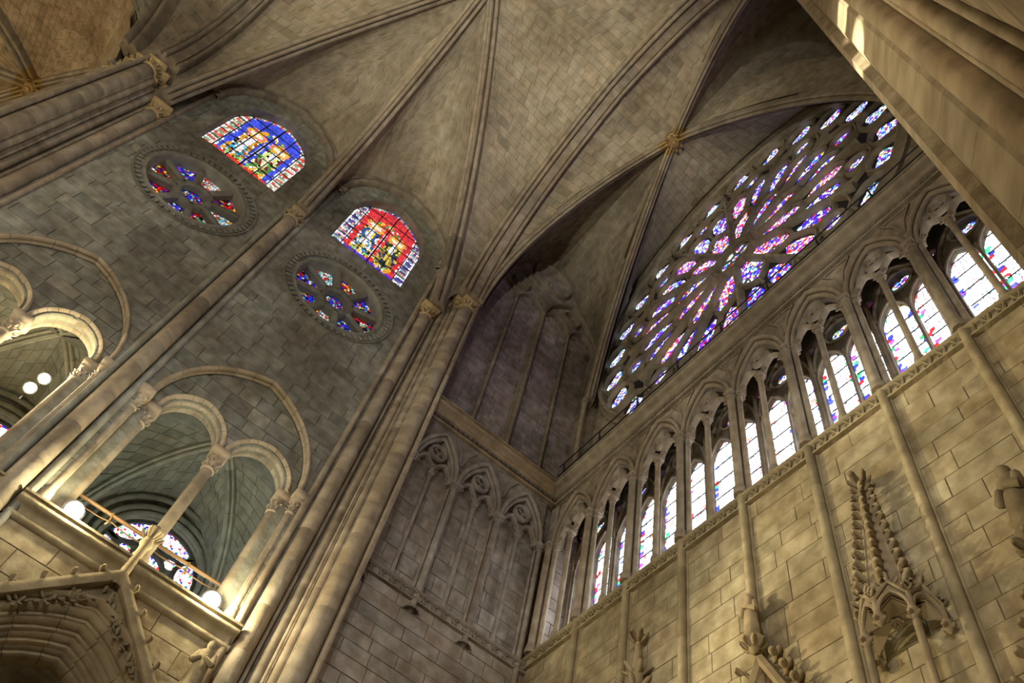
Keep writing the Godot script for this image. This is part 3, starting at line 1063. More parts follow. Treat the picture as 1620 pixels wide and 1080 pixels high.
func rose():
	var o := thing("window_9", PR.at(RC), "great round rose window of twelve spokes, blue and violet stained glass", "rose window", "", "structure")
	var tone := Color(0.36, 0.315, 0.235)
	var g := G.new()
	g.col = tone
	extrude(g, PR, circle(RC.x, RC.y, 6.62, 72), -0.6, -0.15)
	put(o, "shaded_glass", g.mesh(), M.shaded_glass)
	var bead := V2([-0.075, -0.16, 0.075, -0.16, 0.05, -0.05, 0.03, 0.0, -0.03, 0.0, -0.05, -0.05])
	var fat := V2([-0.13, -0.16, 0.13, -0.16, 0.09, -0.03, 0.045, 0.05, -0.045, 0.05, -0.09, -0.03])
	g = G.new()
	g.col = tone
	sweep(g, PR, circle(RC.x, RC.y, 0.82, 28), fat, 0.03, true)
	for k in 6:
		var c := polar(0.42, 60.0 * k)
		sweep(g, PR, circle(c.x, c.y, 0.24, 12), roll(0.035, 0, 0, 6), -0.1, true)
	put(o, "hub_ring", g.mesh(), M.stone)
	for k in 12:
		var a := 30.0 * k
		g = G.new()
		g.col = shade(tone, 0.06)
		bar(g, PR, polar(0.9, a), polar(5.0, a), fat, 0.02)
		put(o, "spoke", g.mesh(), M.stone)
		var m := a + 15.0
		g = G.new()
		g.col = shade(tone, 0.06)
		sweep(g, PR, PackedVector2Array([polar(2.05, m - 14), polar(2.5, m - 10.5), polar(2.78, m - 5), polar(2.95, m), polar(2.78, m + 5), polar(2.5, m + 10.5), polar(2.05, m + 14)]), bead, 0.0)
		sweep(g, PR, PackedVector2Array([polar(2.4, m - 10), polar(2.25, m - 5.5), polar(2.55, m - 5)]), roll(0.03, 0, 0, 6), -0.05)
		sweep(g, PR, PackedVector2Array([polar(2.4, m + 10), polar(2.25, m + 5.5), polar(2.55, m + 5)]), roll(0.03, 0, 0, 6), -0.05)
		put(o, "petal_arch", g.mesh(), M.stone)
		g = G.new()
		g.col = shade(tone, 0.06)
		bar(g, PR, polar(2.95, m), polar(4.36, m), bead, 0.02)
		put(o, "mullion", g.mesh(), M.stone)
		for s in [-1, 1]:
			g = G.new()
			g.col = shade(tone, 0.06)
			var h: float = m + s * 7.5
			sweep(g, PR, PackedVector2Array([polar(3.85, h - 7.2), polar(4.15, h - 6), polar(4.36, h - 3), polar(4.46, h), polar(4.36, h + 3), polar(4.15, h + 6), polar(3.85, h + 7.2)]), bead, 0.0)
			put(o, "lancet_arch", g.mesh(), M.stone)
		g = G.new()
		g.col = shade(tone, 0.06)
		var c := polar(4.78, m)
		sweep(g, PR, circle(c.x, c.y, 0.40, 18), bead, 0.0, true)
		sweep(g, PR, PackedVector2Array([polar(4.3, a + 0.8), polar(4.85, a + 4), polar(5.2, a + 9), polar(5.34, m), polar(5.2, m + 6), polar(4.85, m + 11), polar(4.3, m + 14.2)]), bead, 0.02)
		put(o, "medallion_ring", g.mesh(), M.stone)
		for s in [-1, 1]:
			g = G.new()
			g.col = shade(tone, 0.06)
			var h: float = m + s * 7.5
			sweep(g, PR, PackedVector2Array([polar(5.25, h), polar(5.36, h - 4.5), polar(5.75, h - 6.6), polar(6.2, h - 5.4), polar(6.42, h), polar(6.2, h + 5.4), polar(5.75, h + 6.6), polar(5.36, h + 4.5)]), bead, 0.0, true)
			put(o, "rim_trefoil", g.mesh(), M.stone)
	g = G.new()
	g.col = tone * 1.1
	sweep(g, PR, circle(RC.x, RC.y, 6.52, 72), V2([-0.1, -0.16, 0.2, -0.3, 0.2, 0.14, 0.1, 0.2, 0.02, 0.06, -0.1, 0.02]), 0.0, true)
	put(o, "rim", g.mesh(), M.stone)
	# glass
	var d := -0.125
	pane(o, PR, circle(RC.x, RC.y, 0.62, 24), d, M.rose_rim, Vector2.ZERO, Vector2(1.7, 1.7))
	for k in 12:
		var m := 30.0 * k + 15.0
		var rot := deg_to_rad(-m)
		var warm: StandardMaterial3D = [M.rose_warm, M.rose_cool, M.rose_warm, M.rose_warm][k % 4]
		pane(o, PR, PackedVector2Array([polar(1.02, m - 8), polar(1.5, m - 11), polar(2.1, m - 11.5), polar(2.5, m - 7.5), polar(2.78, m), polar(2.5, m + 7.5), polar(2.1, m + 11.5), polar(1.5, m + 11), polar(1.02, m + 8)]), d, warm, Vector2(k * 0.8, k * 0.37), Vector2(2.2, 2.2), "pane", rot)
		for s in [-1, 1]:
			var h: float = m + s * 7.5
			pane(o, PR, PackedVector2Array([polar(2.9, h - s * 1.0), polar(3.2, h - 4.4), polar(3.7, h - 5.3), polar(4.1, h - 4.2), polar(4.36, h), polar(4.1, h + 4.2), polar(3.7, h + 5.3), polar(3.2, h + 4.4)]), d, M.rose_cool if (k + s) % 3 else M.rose_warm, Vector2(k * 0.6, s * 0.7), Vector2(2.0, 2.0), "pane", rot)
			pane(o, PR, trefoil(polar(5.82, h), 0.33, h), d, M.rose_rim, Vector2(k * 0.5, s * 0.9), Vector2(1.9, 1.9), "pane", rot)
		var c := polar(4.78, m)
		pane(o, PR, circle(c.x, c.y, 0.3, 14), d, M.rose_cool, Vector2(k, 0), Vector2(1.9, 1.9))
	# the wall round the rose
	o = thing("wall_south", Vector3(0.7, 21.2, 7), "dark stone spandrels round the foot of the great rose window", "wall", "", "structure")
	g = G.new()
	g.col = tone
	var ring := circle(RC.x, RC.y, 6.62, 72)
	for k in 2:
		var u0 := 0.2 if k == 0 else 7.3
		var u1 := 7.3 if k == 0 else 14.5
		for v in [[21.1, 27.73], [27.73, 36.5]]:
			for q in cut(rect(u0, v[0], u1, v[1]), PackedVector2Array(), [ring]):
				extrude(g, PR, q, -0.5, -0.1)
	put(o, "spandrel", g.mesh(), M.stone)
	g = G.new()
	g.col = tone
	for c in [Vector2(1.35, 22.35), Vector2(13.25, 22.35)]:
		sweep(g, PR, circle(c.x, c.y, 0.62, 18), roll(0.06, 0, 0, 8), -0.06, true)
		sweep(g, PR, circle(c.x, c.y, 0.42, 18), roll(0.05, 0, 0, 8), -0.06, true)
		sweep(g, PR, arch(c.x, c.y - 0.3, 0.85, 1.5, 8), roll(0.05, 0, 0, 8), -0.05)
	put(o, "corner_tracery", g.mesh(), M.stone)
	for c in [Vector2(1.35, 22.35), Vector2(13.25, 22.35)]:
		pane(o, PR, circle(c.x, c.y, 0.3, 14), -0.08, M.rose_rim, c, Vector2(1.7, 1.7))
	# the arch that frames the rose, with jambs
	var f := PackedVector2Array([Vector2(0.62, 21.25), Vector2(0.62, 23.4), Vector2(0.62, 25.6)])
	for i in 33:
		f.append(polar(6.68, 180.0 - 180.0 * i / 32.0))
	for v in [25.6, 23.4, 21.25]:
		f.append(Vector2(13.98, v))
	rib("rose_arch", "moulded stone arch and jambs framing the great rose window", "arch", PR, f, V2([0.6, -0.12, -0.02, -0.12, -0.02, 0.06, 0.05, 0.12, 0.10, 0.05, 0.17, 0.2, 0.24, 0.24, 0.31, 0.18, 0.34, 0.12, 0.4, 0.26, 0.6, 0.3]), LIME * 0.62, 2)
	for z in [0.72, 13.9]:
		o = thing("jamb_shaft", Vector3(0.3, 21.25, z), "tall thin shaft in the %s corner beside the rose window" % ("dark" if z < 5 else "hidden far"), "shaft")
		shaft(o, Vector2(0.22, z), 21.25, 25.75, 0.085, LIME * 0.8, 1.6)
		capital(o, Vector2(0.22, z), 25.72, 26.0, 0.085, 0.11, LIME * 0.8)
	# iron rail on the cornice
	o = thing("iron_rail", Vector3(0.12, 21.26, 7), "thin black iron handrail along the cornice below the rose window", "railing")
	for k in 9:
		var u := 0.75 + k * 1.62
		g = G.new()
		tube3(g, [Vector3(-0.14, 21.2, u), Vector3(-0.14, 22.17, u)], 0.022)
		tube3(g, [Vector3(-0.14, 22.0, u), Vector3(0.22, 21.25, u)], 0.016)
		put(o, "post", g.mesh(), M.iron)
	for v in [21.7, 22.15]:
		g = G.new()
		tube3(g, [Vector3(-0.14, v, 0.5), Vector3(-0.14, v, 14.2)], 0.02)
		put(o, "handrail", g.mesh(), M.iron)

func trefoil(c: Vector2, r: float, deg: float) -> PackedVector2Array:
	var p := PackedVector2Array()
	for i in 30:
		var a := TAU * i / 30
		var q := r * (1.12 + 0.26 * cos(3.0 * a))
		p.append(c + Vector2(cos(a), sin(a)).rotated(deg_to_rad(deg)) * q)
	return p

func blind_bay():
	var o := thing("wall_west", Vector3(-2.4, 6.5, 0.45), "plain stone wall below the blind arches, beside the rose wall", "wall", "", "structure")
	ashlar(o, PB, rect(-5.0, 6.5, 0.1, 14.58), [], 0.38, 0.85, PALE, 0.5, 300, 0.010, 0.006, 0.1)
	o = thing("trim_3", PB.at(Vector2(-2.4, 14.6)), "carved leaf string course below the blind arches", "string course", "", "structure")
	var g := G.new()
	g.col = PALE * 0.9
	line3(PB, -4.7, 0.0, V2([0, -0.2, 0, 0.10, 0.03, 0.11, 0.05, 0.06, 0.20, 0.06, 0.22, 0.12, 0.26, 0.14, 0.29, 0.12, 0.29, -0.25]), 14.58, g)
	put(o, "moulding", g.mesh(), M.stone)
	leaf_band(o, PB, -4.5, -0.2, 14.71, 0.2, 0.05, PALE * 0.62, 0.27)
	o = thing("wall_west", Vector3(-2.4, 15, 0.2), "pale stone panels behind the three blind arches", "wall", "", "structure")
	var back := Pl.new(Vector3(0, 0, 0.22), Vector3(1, 0, 0))
	ashlar(o, back, rect(-4.9, 14.8, 0.1, 20.9), [], 0.50, 0.62, PALE, 0.4, 300, 0.010, 0.007, 0.1)
	for j in 4:
		var u := -4.56 + j * 1.436
		var w: String = ["beside the clustered pier", "between the first two blind arches", "between the last two blind arches", "in the corner of the two walls"][j]
		o = thing("blind_shaft", PB.at(Vector2(u, 14.9)), "clustered half shaft of the blind arches, %s" % w, "shaft", "shafts of the blind arches")
		var low := 14.4 if j < 3 else 8.0
		for q in [[0.0, 0.04, 0.075], [-0.1, -0.04, 0.045], [0.1, -0.04, 0.045]]:
			shaft(o, Vector2(u + q[0], 0.45 + q[1]), low, 18.42, q[2], PALE * 0.9, 2.5, "shaft", 10)
		capital(o, Vector2(u, 0.47), 18.40, 18.64, 0.09, 0.15, PALE * 0.85, 0.0, 7)
		g = G.new()
		g.col = PALE * 0.8
		for k in 7:
			var a := PI * k / 6.0
			blob(g, Vector3(u + 0.09 * cos(a), low - 0.02, 0.47 + 0.09 * sin(a)), Vector3(cos(a) * 0.5, -0.9, sin(a) * 0.5), Vector3(cos(a), 0, sin(a)), 0.12, 0.4)
		lathe(g, Vector3(u, low - 0.14, 0.47), V2([0.0, 0.0, 0.05, 0.02, 0.08, 0.07, 0.11, 0.13, 0.12, 0.17, 0.08, 0.18]), 10)
		put(o, "corbel", g.mesh(), M.stone)
	for j in 3:
		var u := -4.56 + (j + 0.5) * 1.436
		o = thing("blind_mullion", PB.at(Vector2(u, 14.9)), "thin middle mullion of the %s blind arch from the clustered pier" % ORD[j], "shaft", "mullions of the blind arches")
		shaft(o, Vector2(u, 0.40), 15.1, 18.36, 0.055, PALE * 0.85, 3.5, "shaft", 10)
		base(o, Vector2(u, 0.40), 14.87, 15.1, 0.055, PALE * 0.85)
		capital(o, Vector2(u, 0.40), 18.33, 18.55, 0.055, 0.085, PALE * 0.85, 0.0, 6)
		gallery_arch(PB, u, 1.436, ORD[j], false)
	o = thing("trim_4", PB.at(Vector2(-2.4, 20.6)), "brown moulded cornice above the three blind arches", "cornice", "", "structure")
	g = G.new()
	g.col = Color(0.40, 0.31, 0.20)
	line3(PB, -4.75, 0.25, cornice_prof(0.52, 0.26), 20.74, g)
	line3(PB, -4.75, 0.1, V2([-0.05, -0.1, -0.05, 0.07, 0, 0.09, 0.03, 0.04, 0.03, -0.1]), 20.52, g)
	g.box(Vector3(-4.8, 20.8, -0.1), Vector3(0.7, 21.2, 0.5))
	put(o, "moulding", g.mesh(), M.stone)
	leaf_band(o, PB, -4.6, 0.0, 20.66, 0.14, 0.02, PALE * 0.6, 0.17)
	# top storey: four tall blind lights under one pointed arch
	o = thing("wall_west", Vector3(-2, 21.2, 0), "tall purplish grey wall panels under the blind tracery arch", "wall", "", "structure")
	var shape := arch(-1.9, 29.4, 2.62, 5.85, 12, 8.3)
	var tone := Color(0.40, 0.35, 0.335)  # purple tint of the rose light is put into this wall colour
	var frame := Color(0.34, 0.305, 0.22)
	ashlar(o, PU, shape, [], 0.46, 0.8, tone, 0.4, 300, 0.010, 0.007)
	o = thing("blind_tracery", Vector3(-1.9, 21.2, 0.1), "large blind window tracery of four lights high beside the rose", "tracery")
	for k in 5:
		var u := -4.42 + k * 1.26
		g = G.new()
		g.col = frame
		var r := 0.09 if k == 2 else 0.065
		shaft_strip(g, PU, u, 21.2, 30.3 if k != 2 else 30.5, r, 0.12)
		if k == 2:
			shaft_strip(g, PU, u - 0.1, 21.2, 30.3, 0.05, 0.06)
			shaft_strip(g, PU, u + 0.1, 21.2, 30.3, 0.05, 0.06)
		put(o, "mullion", g.mesh(), M.stone)
	var bead := V2([-0.055, -0.03, 0.055, -0.03, 0.05, 0.10, 0.0, 0.19, -0.05, 0.10])
	for k in 4:
		g = G.new()
		g.col = frame
		var c := -4.42 + (k + 0.5) * 1.26
		sweep(g, PU, arch(c, 30.2, 0.6, 0.9, 8), bead, 0.0)
		for s in [-1, 1]:
			sweep(g, PU, PackedVector2Array([Vector2(c + s * 0.56, 30.4), Vector2(c + s * 0.28, 30.5), Vector2(c + s * 0.34, 30.75)]), roll(0.03, 0, 0, 6), 0.02)
		put(o, "lancet_head", g.mesh(), M.stone)
	for k in 2:
		g = G.new()
		g.col = frame
		var c := -4.42 + (k * 2 + 1) * 1.26
		sweep(g, PU, arch(c, 30.3, 1.24, 2.3, 10), bead, 0.02)
		sweep(g, PU, circle(c, 31.6, 0.38, 18), bead, 0.0, true)
		for i in 3:
			var a := PI / 2 + TAU * i / 3
			sweep(g, PU, circle(c + 0.2 * cos(a), 31.6 + 0.2 * sin(a), 0.17, 10), roll(0.03, 0, 0, 6), 0.0, true)
		put(o, "sub_arch", g.mesh(), M.stone)
	g = G.new()
	g.col = frame
	sweep(g, PU, circle(-1.9, 33.5, 0.95, 24), bead, 0.0, true)
	for i in 4:
		var a := PI / 4 + TAU * i / 4
		sweep(g, PU, circle(-1.9 + 0.4 * cos(a), 33.5 + 0.45 * sin(a), 0.4, 12), roll(0.04, 0, 0, 6), 0.0, true)
	put(o, "oculus", g.mesh(), M.stone)
	rib("wall_rib", "pointed wall arch over the blind tracery beside the rose", "rib", PU, arch(-1.9, 29.4, 2.6, 5.75, 12), V2([-0.1, -0.05, 0.12, -0.05, 0.12, 0.18, 0.05, 0.24, -0.02, 0.2, -0.1, 0.1]), LIME * 0.55, 2)

# ---------------------------------------------------------------- piers
func pier(label: String, at_x: Callable, at_z: Callable, low: float, cap: float, tone: Color, extra: Array):
	# plan of the clustered pier between the second bay and the blind bay; at_x and at_z turn it to the other piers
	var o := thing("clustered_pier", Vector3(at_x.call(-5.3), low, at_z.call(0.2)), label, "pier")
	var list := [[-5.86, 0.02, 0.20, cap - 0.95, 0.42], [-5.40, 0.12, 0.115, cap, 0.29], [-5.14, 0.45, 0.115, cap, 0.29], [-4.86, 0.58, 0.25, cap, 0.40]]
	list.append_array(extra)
	for q in list:
		var p := Vector2(at_x.call(q[0]), at_z.call(q[1]))
		shaft(o, p, low, q[3] - 0.5, q[2], tone, 1.05)
		var caps := holder(o, "capital")
		capital(caps, p, q[3] - 0.55, q[3], q[2], q[4] * 0.72, Color(0.60, 0.47, 0.25), 0.0, 8)  # golden lamp light from below is put into this stone colour
	for q in [[-6.19, 0.02, 0.085, 29.0], [-4.60, 0.80, 0.07, cap + 0.3], [-5.60, 0.04, 0.045, cap - 0.6], [-5.29, 0.26, 0.045, cap - 0.6], [-5.09, 0.60, 0.035, cap - 0.6]]:
		shaft(o, Vector2(at_x.call(q[0]), at_z.call(q[1])), low, q[3], q[2], tone, 1.6, "fillet", 10)
	var g := G.new()
	g.col = tone * 0.82
	var poly := PackedVector2Array()
	for q in [[-6.2, -0.5], [-6.2, 0.0], [-5.5, 0.0], [-5.5, 0.04], [-5.27, 0.04], [-5.27, 0.36], [-5.06, 0.36], [-5.06, 0.54], [-4.6, 0.72], [-4.56, 0.3], [-4.56, -0.5]]:
		poly.append(Vector2(at_x.call(q[0]), -float(at_z.call(q[1]))))
	var flat := Pl.new(Vector3.ZERO, Vector3(1, 0, 0))
	flat.V = Vector3(0, 0, -1)
	flat.N = Vector3.UP
	var y := low
	while y < cap + 0.2:
		var e := minf(y + 0.55 * rng.randf_range(0.8, 1.2), cap + 0.2)
		g = G.new()
		g.col = shade(tone * 0.85, 0.1)
		extrude(g, flat, poly, y + 0.006, e - 0.006)
		put(o, "core_stone", g.mesh(), M.stone)
		y = e
	return o

func near_pier():
	# the pier close to the camera: a flat faced pilaster between a thin front strip and two round shafts
	var tone := Color(0.37, 0.30, 0.21)
	var o := thing("clustered_pier", Vector3(-5.2, 0, 14.5), "nearest pier, close and soft, broad flat face with a pale patch of light", "pier")
	var flat := Pl.new(Vector3.ZERO, Vector3(1, 0, 0))
	flat.V = Vector3(0, 0, -1)
	flat.N = Vector3.UP
	var strip := V2([-4.5, -14.03, -5.02, -14.03, -5.12, -14.09, -5.12, -14.20, -4.5, -14.6])
	var face := V2([-5.10, -14.20, -5.28, -14.235, -5.50, -14.46, -5.55, -14.62, -5.2, -14.95, -4.5, -14.95, -4.5, -14.3])
	var y := 1.0
	while y < 27.0:
		var e := y + 1.05 * rng.randf_range(0.85, 1.15)
		for p in [strip, face]:
			var g := G.new()
			g.col = shade(tone, 0.03)
			extrude(g, flat, p, y + 0.003, e - 0.003)
			put(o, "stone", g.mesh(), M.stone)
		y = e
	shaft(o, Vector2(-5.70, 14.635), 1.0, 26.0, 0.135, tone, 1.0, "shaft", 24)
	shaft(o, Vector2(-5.98, 14.84), 1.0, 26.0, 0.10, tone * 1.08, 1.1, "shaft", 24)
	shaft(o, Vector2(-6.14, 14.93), 1.0, 26.0, 0.045, tone, 1.4, "fillet", 12)
	shaft(o, Vector2(-5.84, 14.76), 1.0, 26.0, 0.035, tone, 1.4, "fillet", 12)
	capital(holder(o, "capital"), Vector2(-5.2, 14.4), 26.0, 26.6, 0.4, 0.5, tone)
	var w := thing("wall_east", Vector3(-6.5, 10, 15.0), "blurred flat stone wall behind the nearest pier, top right corner", "wall", "", "structure")
	var PE := Pl.new(Vector3(0, 0, 14.97), Vector3(-1, 0, 0))
	ashlar(w, PE, rect(5.6, 1.0, 7.0, 30.0), [], 0.55, 0.9, tone, 0.4, 120, 0.006, 0.005, 0.07)

func piers():
	pier("clustered pier between the second window bay and the blind tracery bay", func(x): return x, func(z): return z, 5.0, 26.6, LIME * 0.92, [])
	pier("massive crossing pier of big round shafts, top left", func(x): return -21.86 - x, func(z): return z, 8.0, 26.45, LIME * 0.8, [[-4.45, 0.42, 0.2, 26.45, 0.3], [-4.15, 0.1, 0.14, 26.45, 0.24], [-3.86, -0.3, 0.17, 26.45, 0.3]])
	near_pier()
	# patch of light on the near pier: made by an added narrow lamp
	var o := thing("middle_shaft", Vector3(-10.96, 5, 0.1), "single tall half shaft between the two window bays", "shaft")
	shaft(o, Vector2(-10.96, 0.08), 5.0, 24.85, 0.21, LIME * 0.78, 1.1)
	for s in [-1, 1]:
		shaft(o, Vector2(-10.96 + s * 0.32, 0.03), 5.0, 28.6, 0.085, GREY * 1.2, 1.6, "side_shaft", 10)
	var c := holder(o, "capital")
	capital(c, Vector2(-10.96, 0.10), 24.75, 25.4, 0.21, 0.23, Color(0.50, 0.40, 0.25), 0.0, 8)  # gold of the lamps below is painted into this capital

# ---------------------------------------------------------------- the two open bays
func bay(cx: float, k: int):
	var which := "second" if k == 1 else "first"
	var where := "beside the clustered pier" if k == 1 else "nearer the crossing pier"
	var big := arch(cx, 15.85, 1.95, 2.55, 12, 3.9)
	var ocu := circle(cx, 23.2, 1.5, 40)
	var lun := PackedVector2Array([Vector2(cx - 1.42, 25.75)])
	lun.append_array(arch(cx, 28.35, 1.42, 1.95, 10))
	lun.append(Vector2(cx + 1.42, 25.75))
	var o := thing("wall_west", Vector3(cx, 5, 0), "high grey stone wall of the window bay %s" % where, "wall", "", "structure")
	var outline := PackedVector2Array([Vector2(cx - 2.56, 4.5)])
	outline.append_array(arch(cx, 28.5, 2.56, 3.3, 10))
	outline.append(Vector2(cx + 2.56, 4.5))
	var low := rect(cx - 2.56, 4.5, cx + 2.56, 11.46)
	var gate := arch(cx - 0.05, 7.7, 2.2, 2.95, 12, 4.0)
	var high := cut(rect(cx - 2.6, 11.9, cx + 2.6, 40.0), outline, [])
	ashlar(o, PS, high[0], [big, ocu, lun], 0.42, 0.85, GREY, 0.62, 300, 0.010, 0.006, 0.1)
	o = thing("wall_west", Vector3(cx, 4.5, 0), "warm stone wall round the low arch in the bay %s" % where, "wall", "", "structure")
	ashlar(o, PS, low, [gate], 0.45, 0.9, WARM * 1.02, 0.4, 300, 0.010, 0.007, 0.08)
	# gallery opening: tympanum on two small arches and a column
	o = thing("gallery_tympanum", Vector3(cx, 15.8, -0.2), "grey stone tympanum over the twin gallery arches, bay %s" % where, "tympanum")
	var PT := Pl.new(Vector3(0, 0, -0.2), Vector3(1, 0, 0))
	var ia := arch(cx - 0.87, 15.78, 0.70, 0.78, 9, 1.0)
	var ib := arch(cx + 0.90, 15.78, 0.70, 0.78, 9, 1.0)
	ashlar(o, PT, arch(cx, 15.85, 1.90, 2.5, 12, 0.08), [ia, ib], 0.4, 0.7, GREY * 1.05, 0.42, 300, 0.008, 0.007)
	rib("gallery_arch", "large round gallery arch with a golden lit edge, bay %s" % where, "arch", PS, arch(cx, 15.85, 1.94, 2.52, 14), V2([0.17, -0.2, -0.02, -0.2, -0.05, -0.16, -0.05, -0.12, -0.015, -0.09, 0.01, -0.08, -0.03, -0.04, -0.045, 0.0, -0.03, 0.05, 0.0, 0.075, 0.035, 0.06, 0.055, 0.03, 0.06, 0.0, 0.1, -0.03, 0.16, 0.005, 0.17, 0.0]), LIME, 2)
	for s in [-1, 1]:
		var c: float = cx + (-0.87 if s < 0 else 0.90)
		rib("gallery_arch", "small round-headed gallery arch %s the column, bay %s" % ["on the crossing side of" if s < 0 else "on the rose side of", where], "arch", PT, arch(c, 15.78, 0.70, 0.78, 11), V2([0.16, -0.44, 0.0, -0.44, -0.02, -0.3, 0.03, -0.26, 0.03, -0.2, -0.02, -0.16, 0.0, -0.06, 0.05, -0.02, 0.06, 0.04, 0.12, 0.08, 0.17, 0.03]), LIME * 1.05, 2)
	o = thing("gallery_column", Vector3(cx + 0.03, 12.0, -0.36), "slender gallery column with a square leaf capital, bay %s" % where, "column", "columns of the side gallery")
	base(o, Vector2(cx + 0.03, -0.36), 12.0, 12.5, 0.15, LIME)
	shaft(o, Vector2(cx + 0.03, -0.36), 12.5, 15.2, 0.135, LIME * 0.9, 2.7)
	capital(o, Vector2(cx + 0.03, -0.36), 15.15, 15.8, 0.135, 0.2, LIME * 1.1, 0.0, 8)
	for s in [-1, 1]:
		o = thing("gallery_jamb", Vector3(cx + s * 1.8, 12.0, -0.3), "paired jamb shafts with leaf capitals, %s side of the opening, bay %s" % ["crossing" if s < 0 else "rose", where], "shaft")
		var u1: float = cx + s * 1.72
		var u2: float = cx + s * 2.02
		shaft(o, Vector2(u1, -0.36), 12.45, 15.2, 0.125, LIME * 0.95, 1.4)
		base(o, Vector2(u1, -0.36), 12.0, 12.45, 0.125, LIME * 0.95)
		capital(o, Vector2(u1, -0.36), 15.15, 15.78, 0.125, 0.175, LIME * 1.1)
		shaft(o, Vector2(u2, -0.06), 12.45, 15.2, 0.09, LIME * 0.95, 1.6)
		base(o, Vector2(u2, -0.06), 12.0, 12.45, 0.09, LIME * 0.95)
		capital(o, Vector2(u2, -0.06), 15.15, 15.84, 0.09, 0.155, LIME * 1.1)
		var g := G.new()
		g.col = GREY * 1.15
		g.box(Vector3(minf(u1, u1 + s * 0.5), 11.9, -0.62), Vector3(maxf(u1, u1 + s * 0.5), 15.8, -0.22))
		g.box(Vector3(minf(u2, u2 + s * 0.3), 11.9, -0.3), Vector3(maxf(u2, u2 + s * 0.3), 15.8, -0.01))
		put(o, "jamb_stone", g.mesh(), M.stone)
	o = thing("trim_%d" % (5 + k), Vector3(cx, 11.4, 0), "moulded sill cornice below the gallery opening, bay %s" % where, "cornice", "", "structure")
	var g := G.new()
	g.col = WARM * 1.05
	line3(PS, cx - 2.3, cx + 2.3, cornice_prof(0.55, 0.24), 11.46, g)
	g.box(Vector3(cx - 2.4, 11.5, -0.7), Vector3(cx + 2.4, 12.0, 0.02))
	put(o, "moulding", g.mesh(), M.stone)
	o = thing("guard_rail", Vector3(cx, 12.9, -0.45), "wooden guard rail with a rope across the gallery opening, bay %s" % where, "railing")
	g = G.new()
	tube3(g, [Vector3(cx - 1.62, 13.0, -0.48), Vector3(cx + 1.62, 13.0, -0.48)], 0.04, 8)
	put(o, "rail", g.mesh(), M.wood)
	g = G.new()
	var rope := []
	for i in 13:
		rope.append(Vector3(cx - 1.6 + 3.2 * i / 12.0, 12.84 - 0.05 * sin(PI * fmod(i / 3.0, 1.0)), -0.46))
	tube3(g, rope, 0.014, 5)
	put(o, "rope", g.mesh(), M.wood)
	for s in [-0.9, 0.85]:
		g = G.new()
		tube3(g, [Vector3(cx + s, 13.04, -0.46), Vector3(cx + s + 0.03, 12.8, -0.44), Vector3(cx + s, 12.76, -0.5)], 0.02, 6)
		put(o, "hook", g.mesh(), M.gold)
	floodlight(Vector3(cx + 1.1, 12.3, -2.2), Vector3(-0.3, 0.9, -0.2), 7.0, "floodlight standing inside the gallery room, bay %s" % where, true, Color(1.0, 0.9, 0.68) if k == 0 else Color(0.96, 1.0, 0.95))
	oculus(cx, where, k)
	lunette(cx, where, k, lun)
	gable(cx - 0.04, where)
	tribune(cx, where, k)

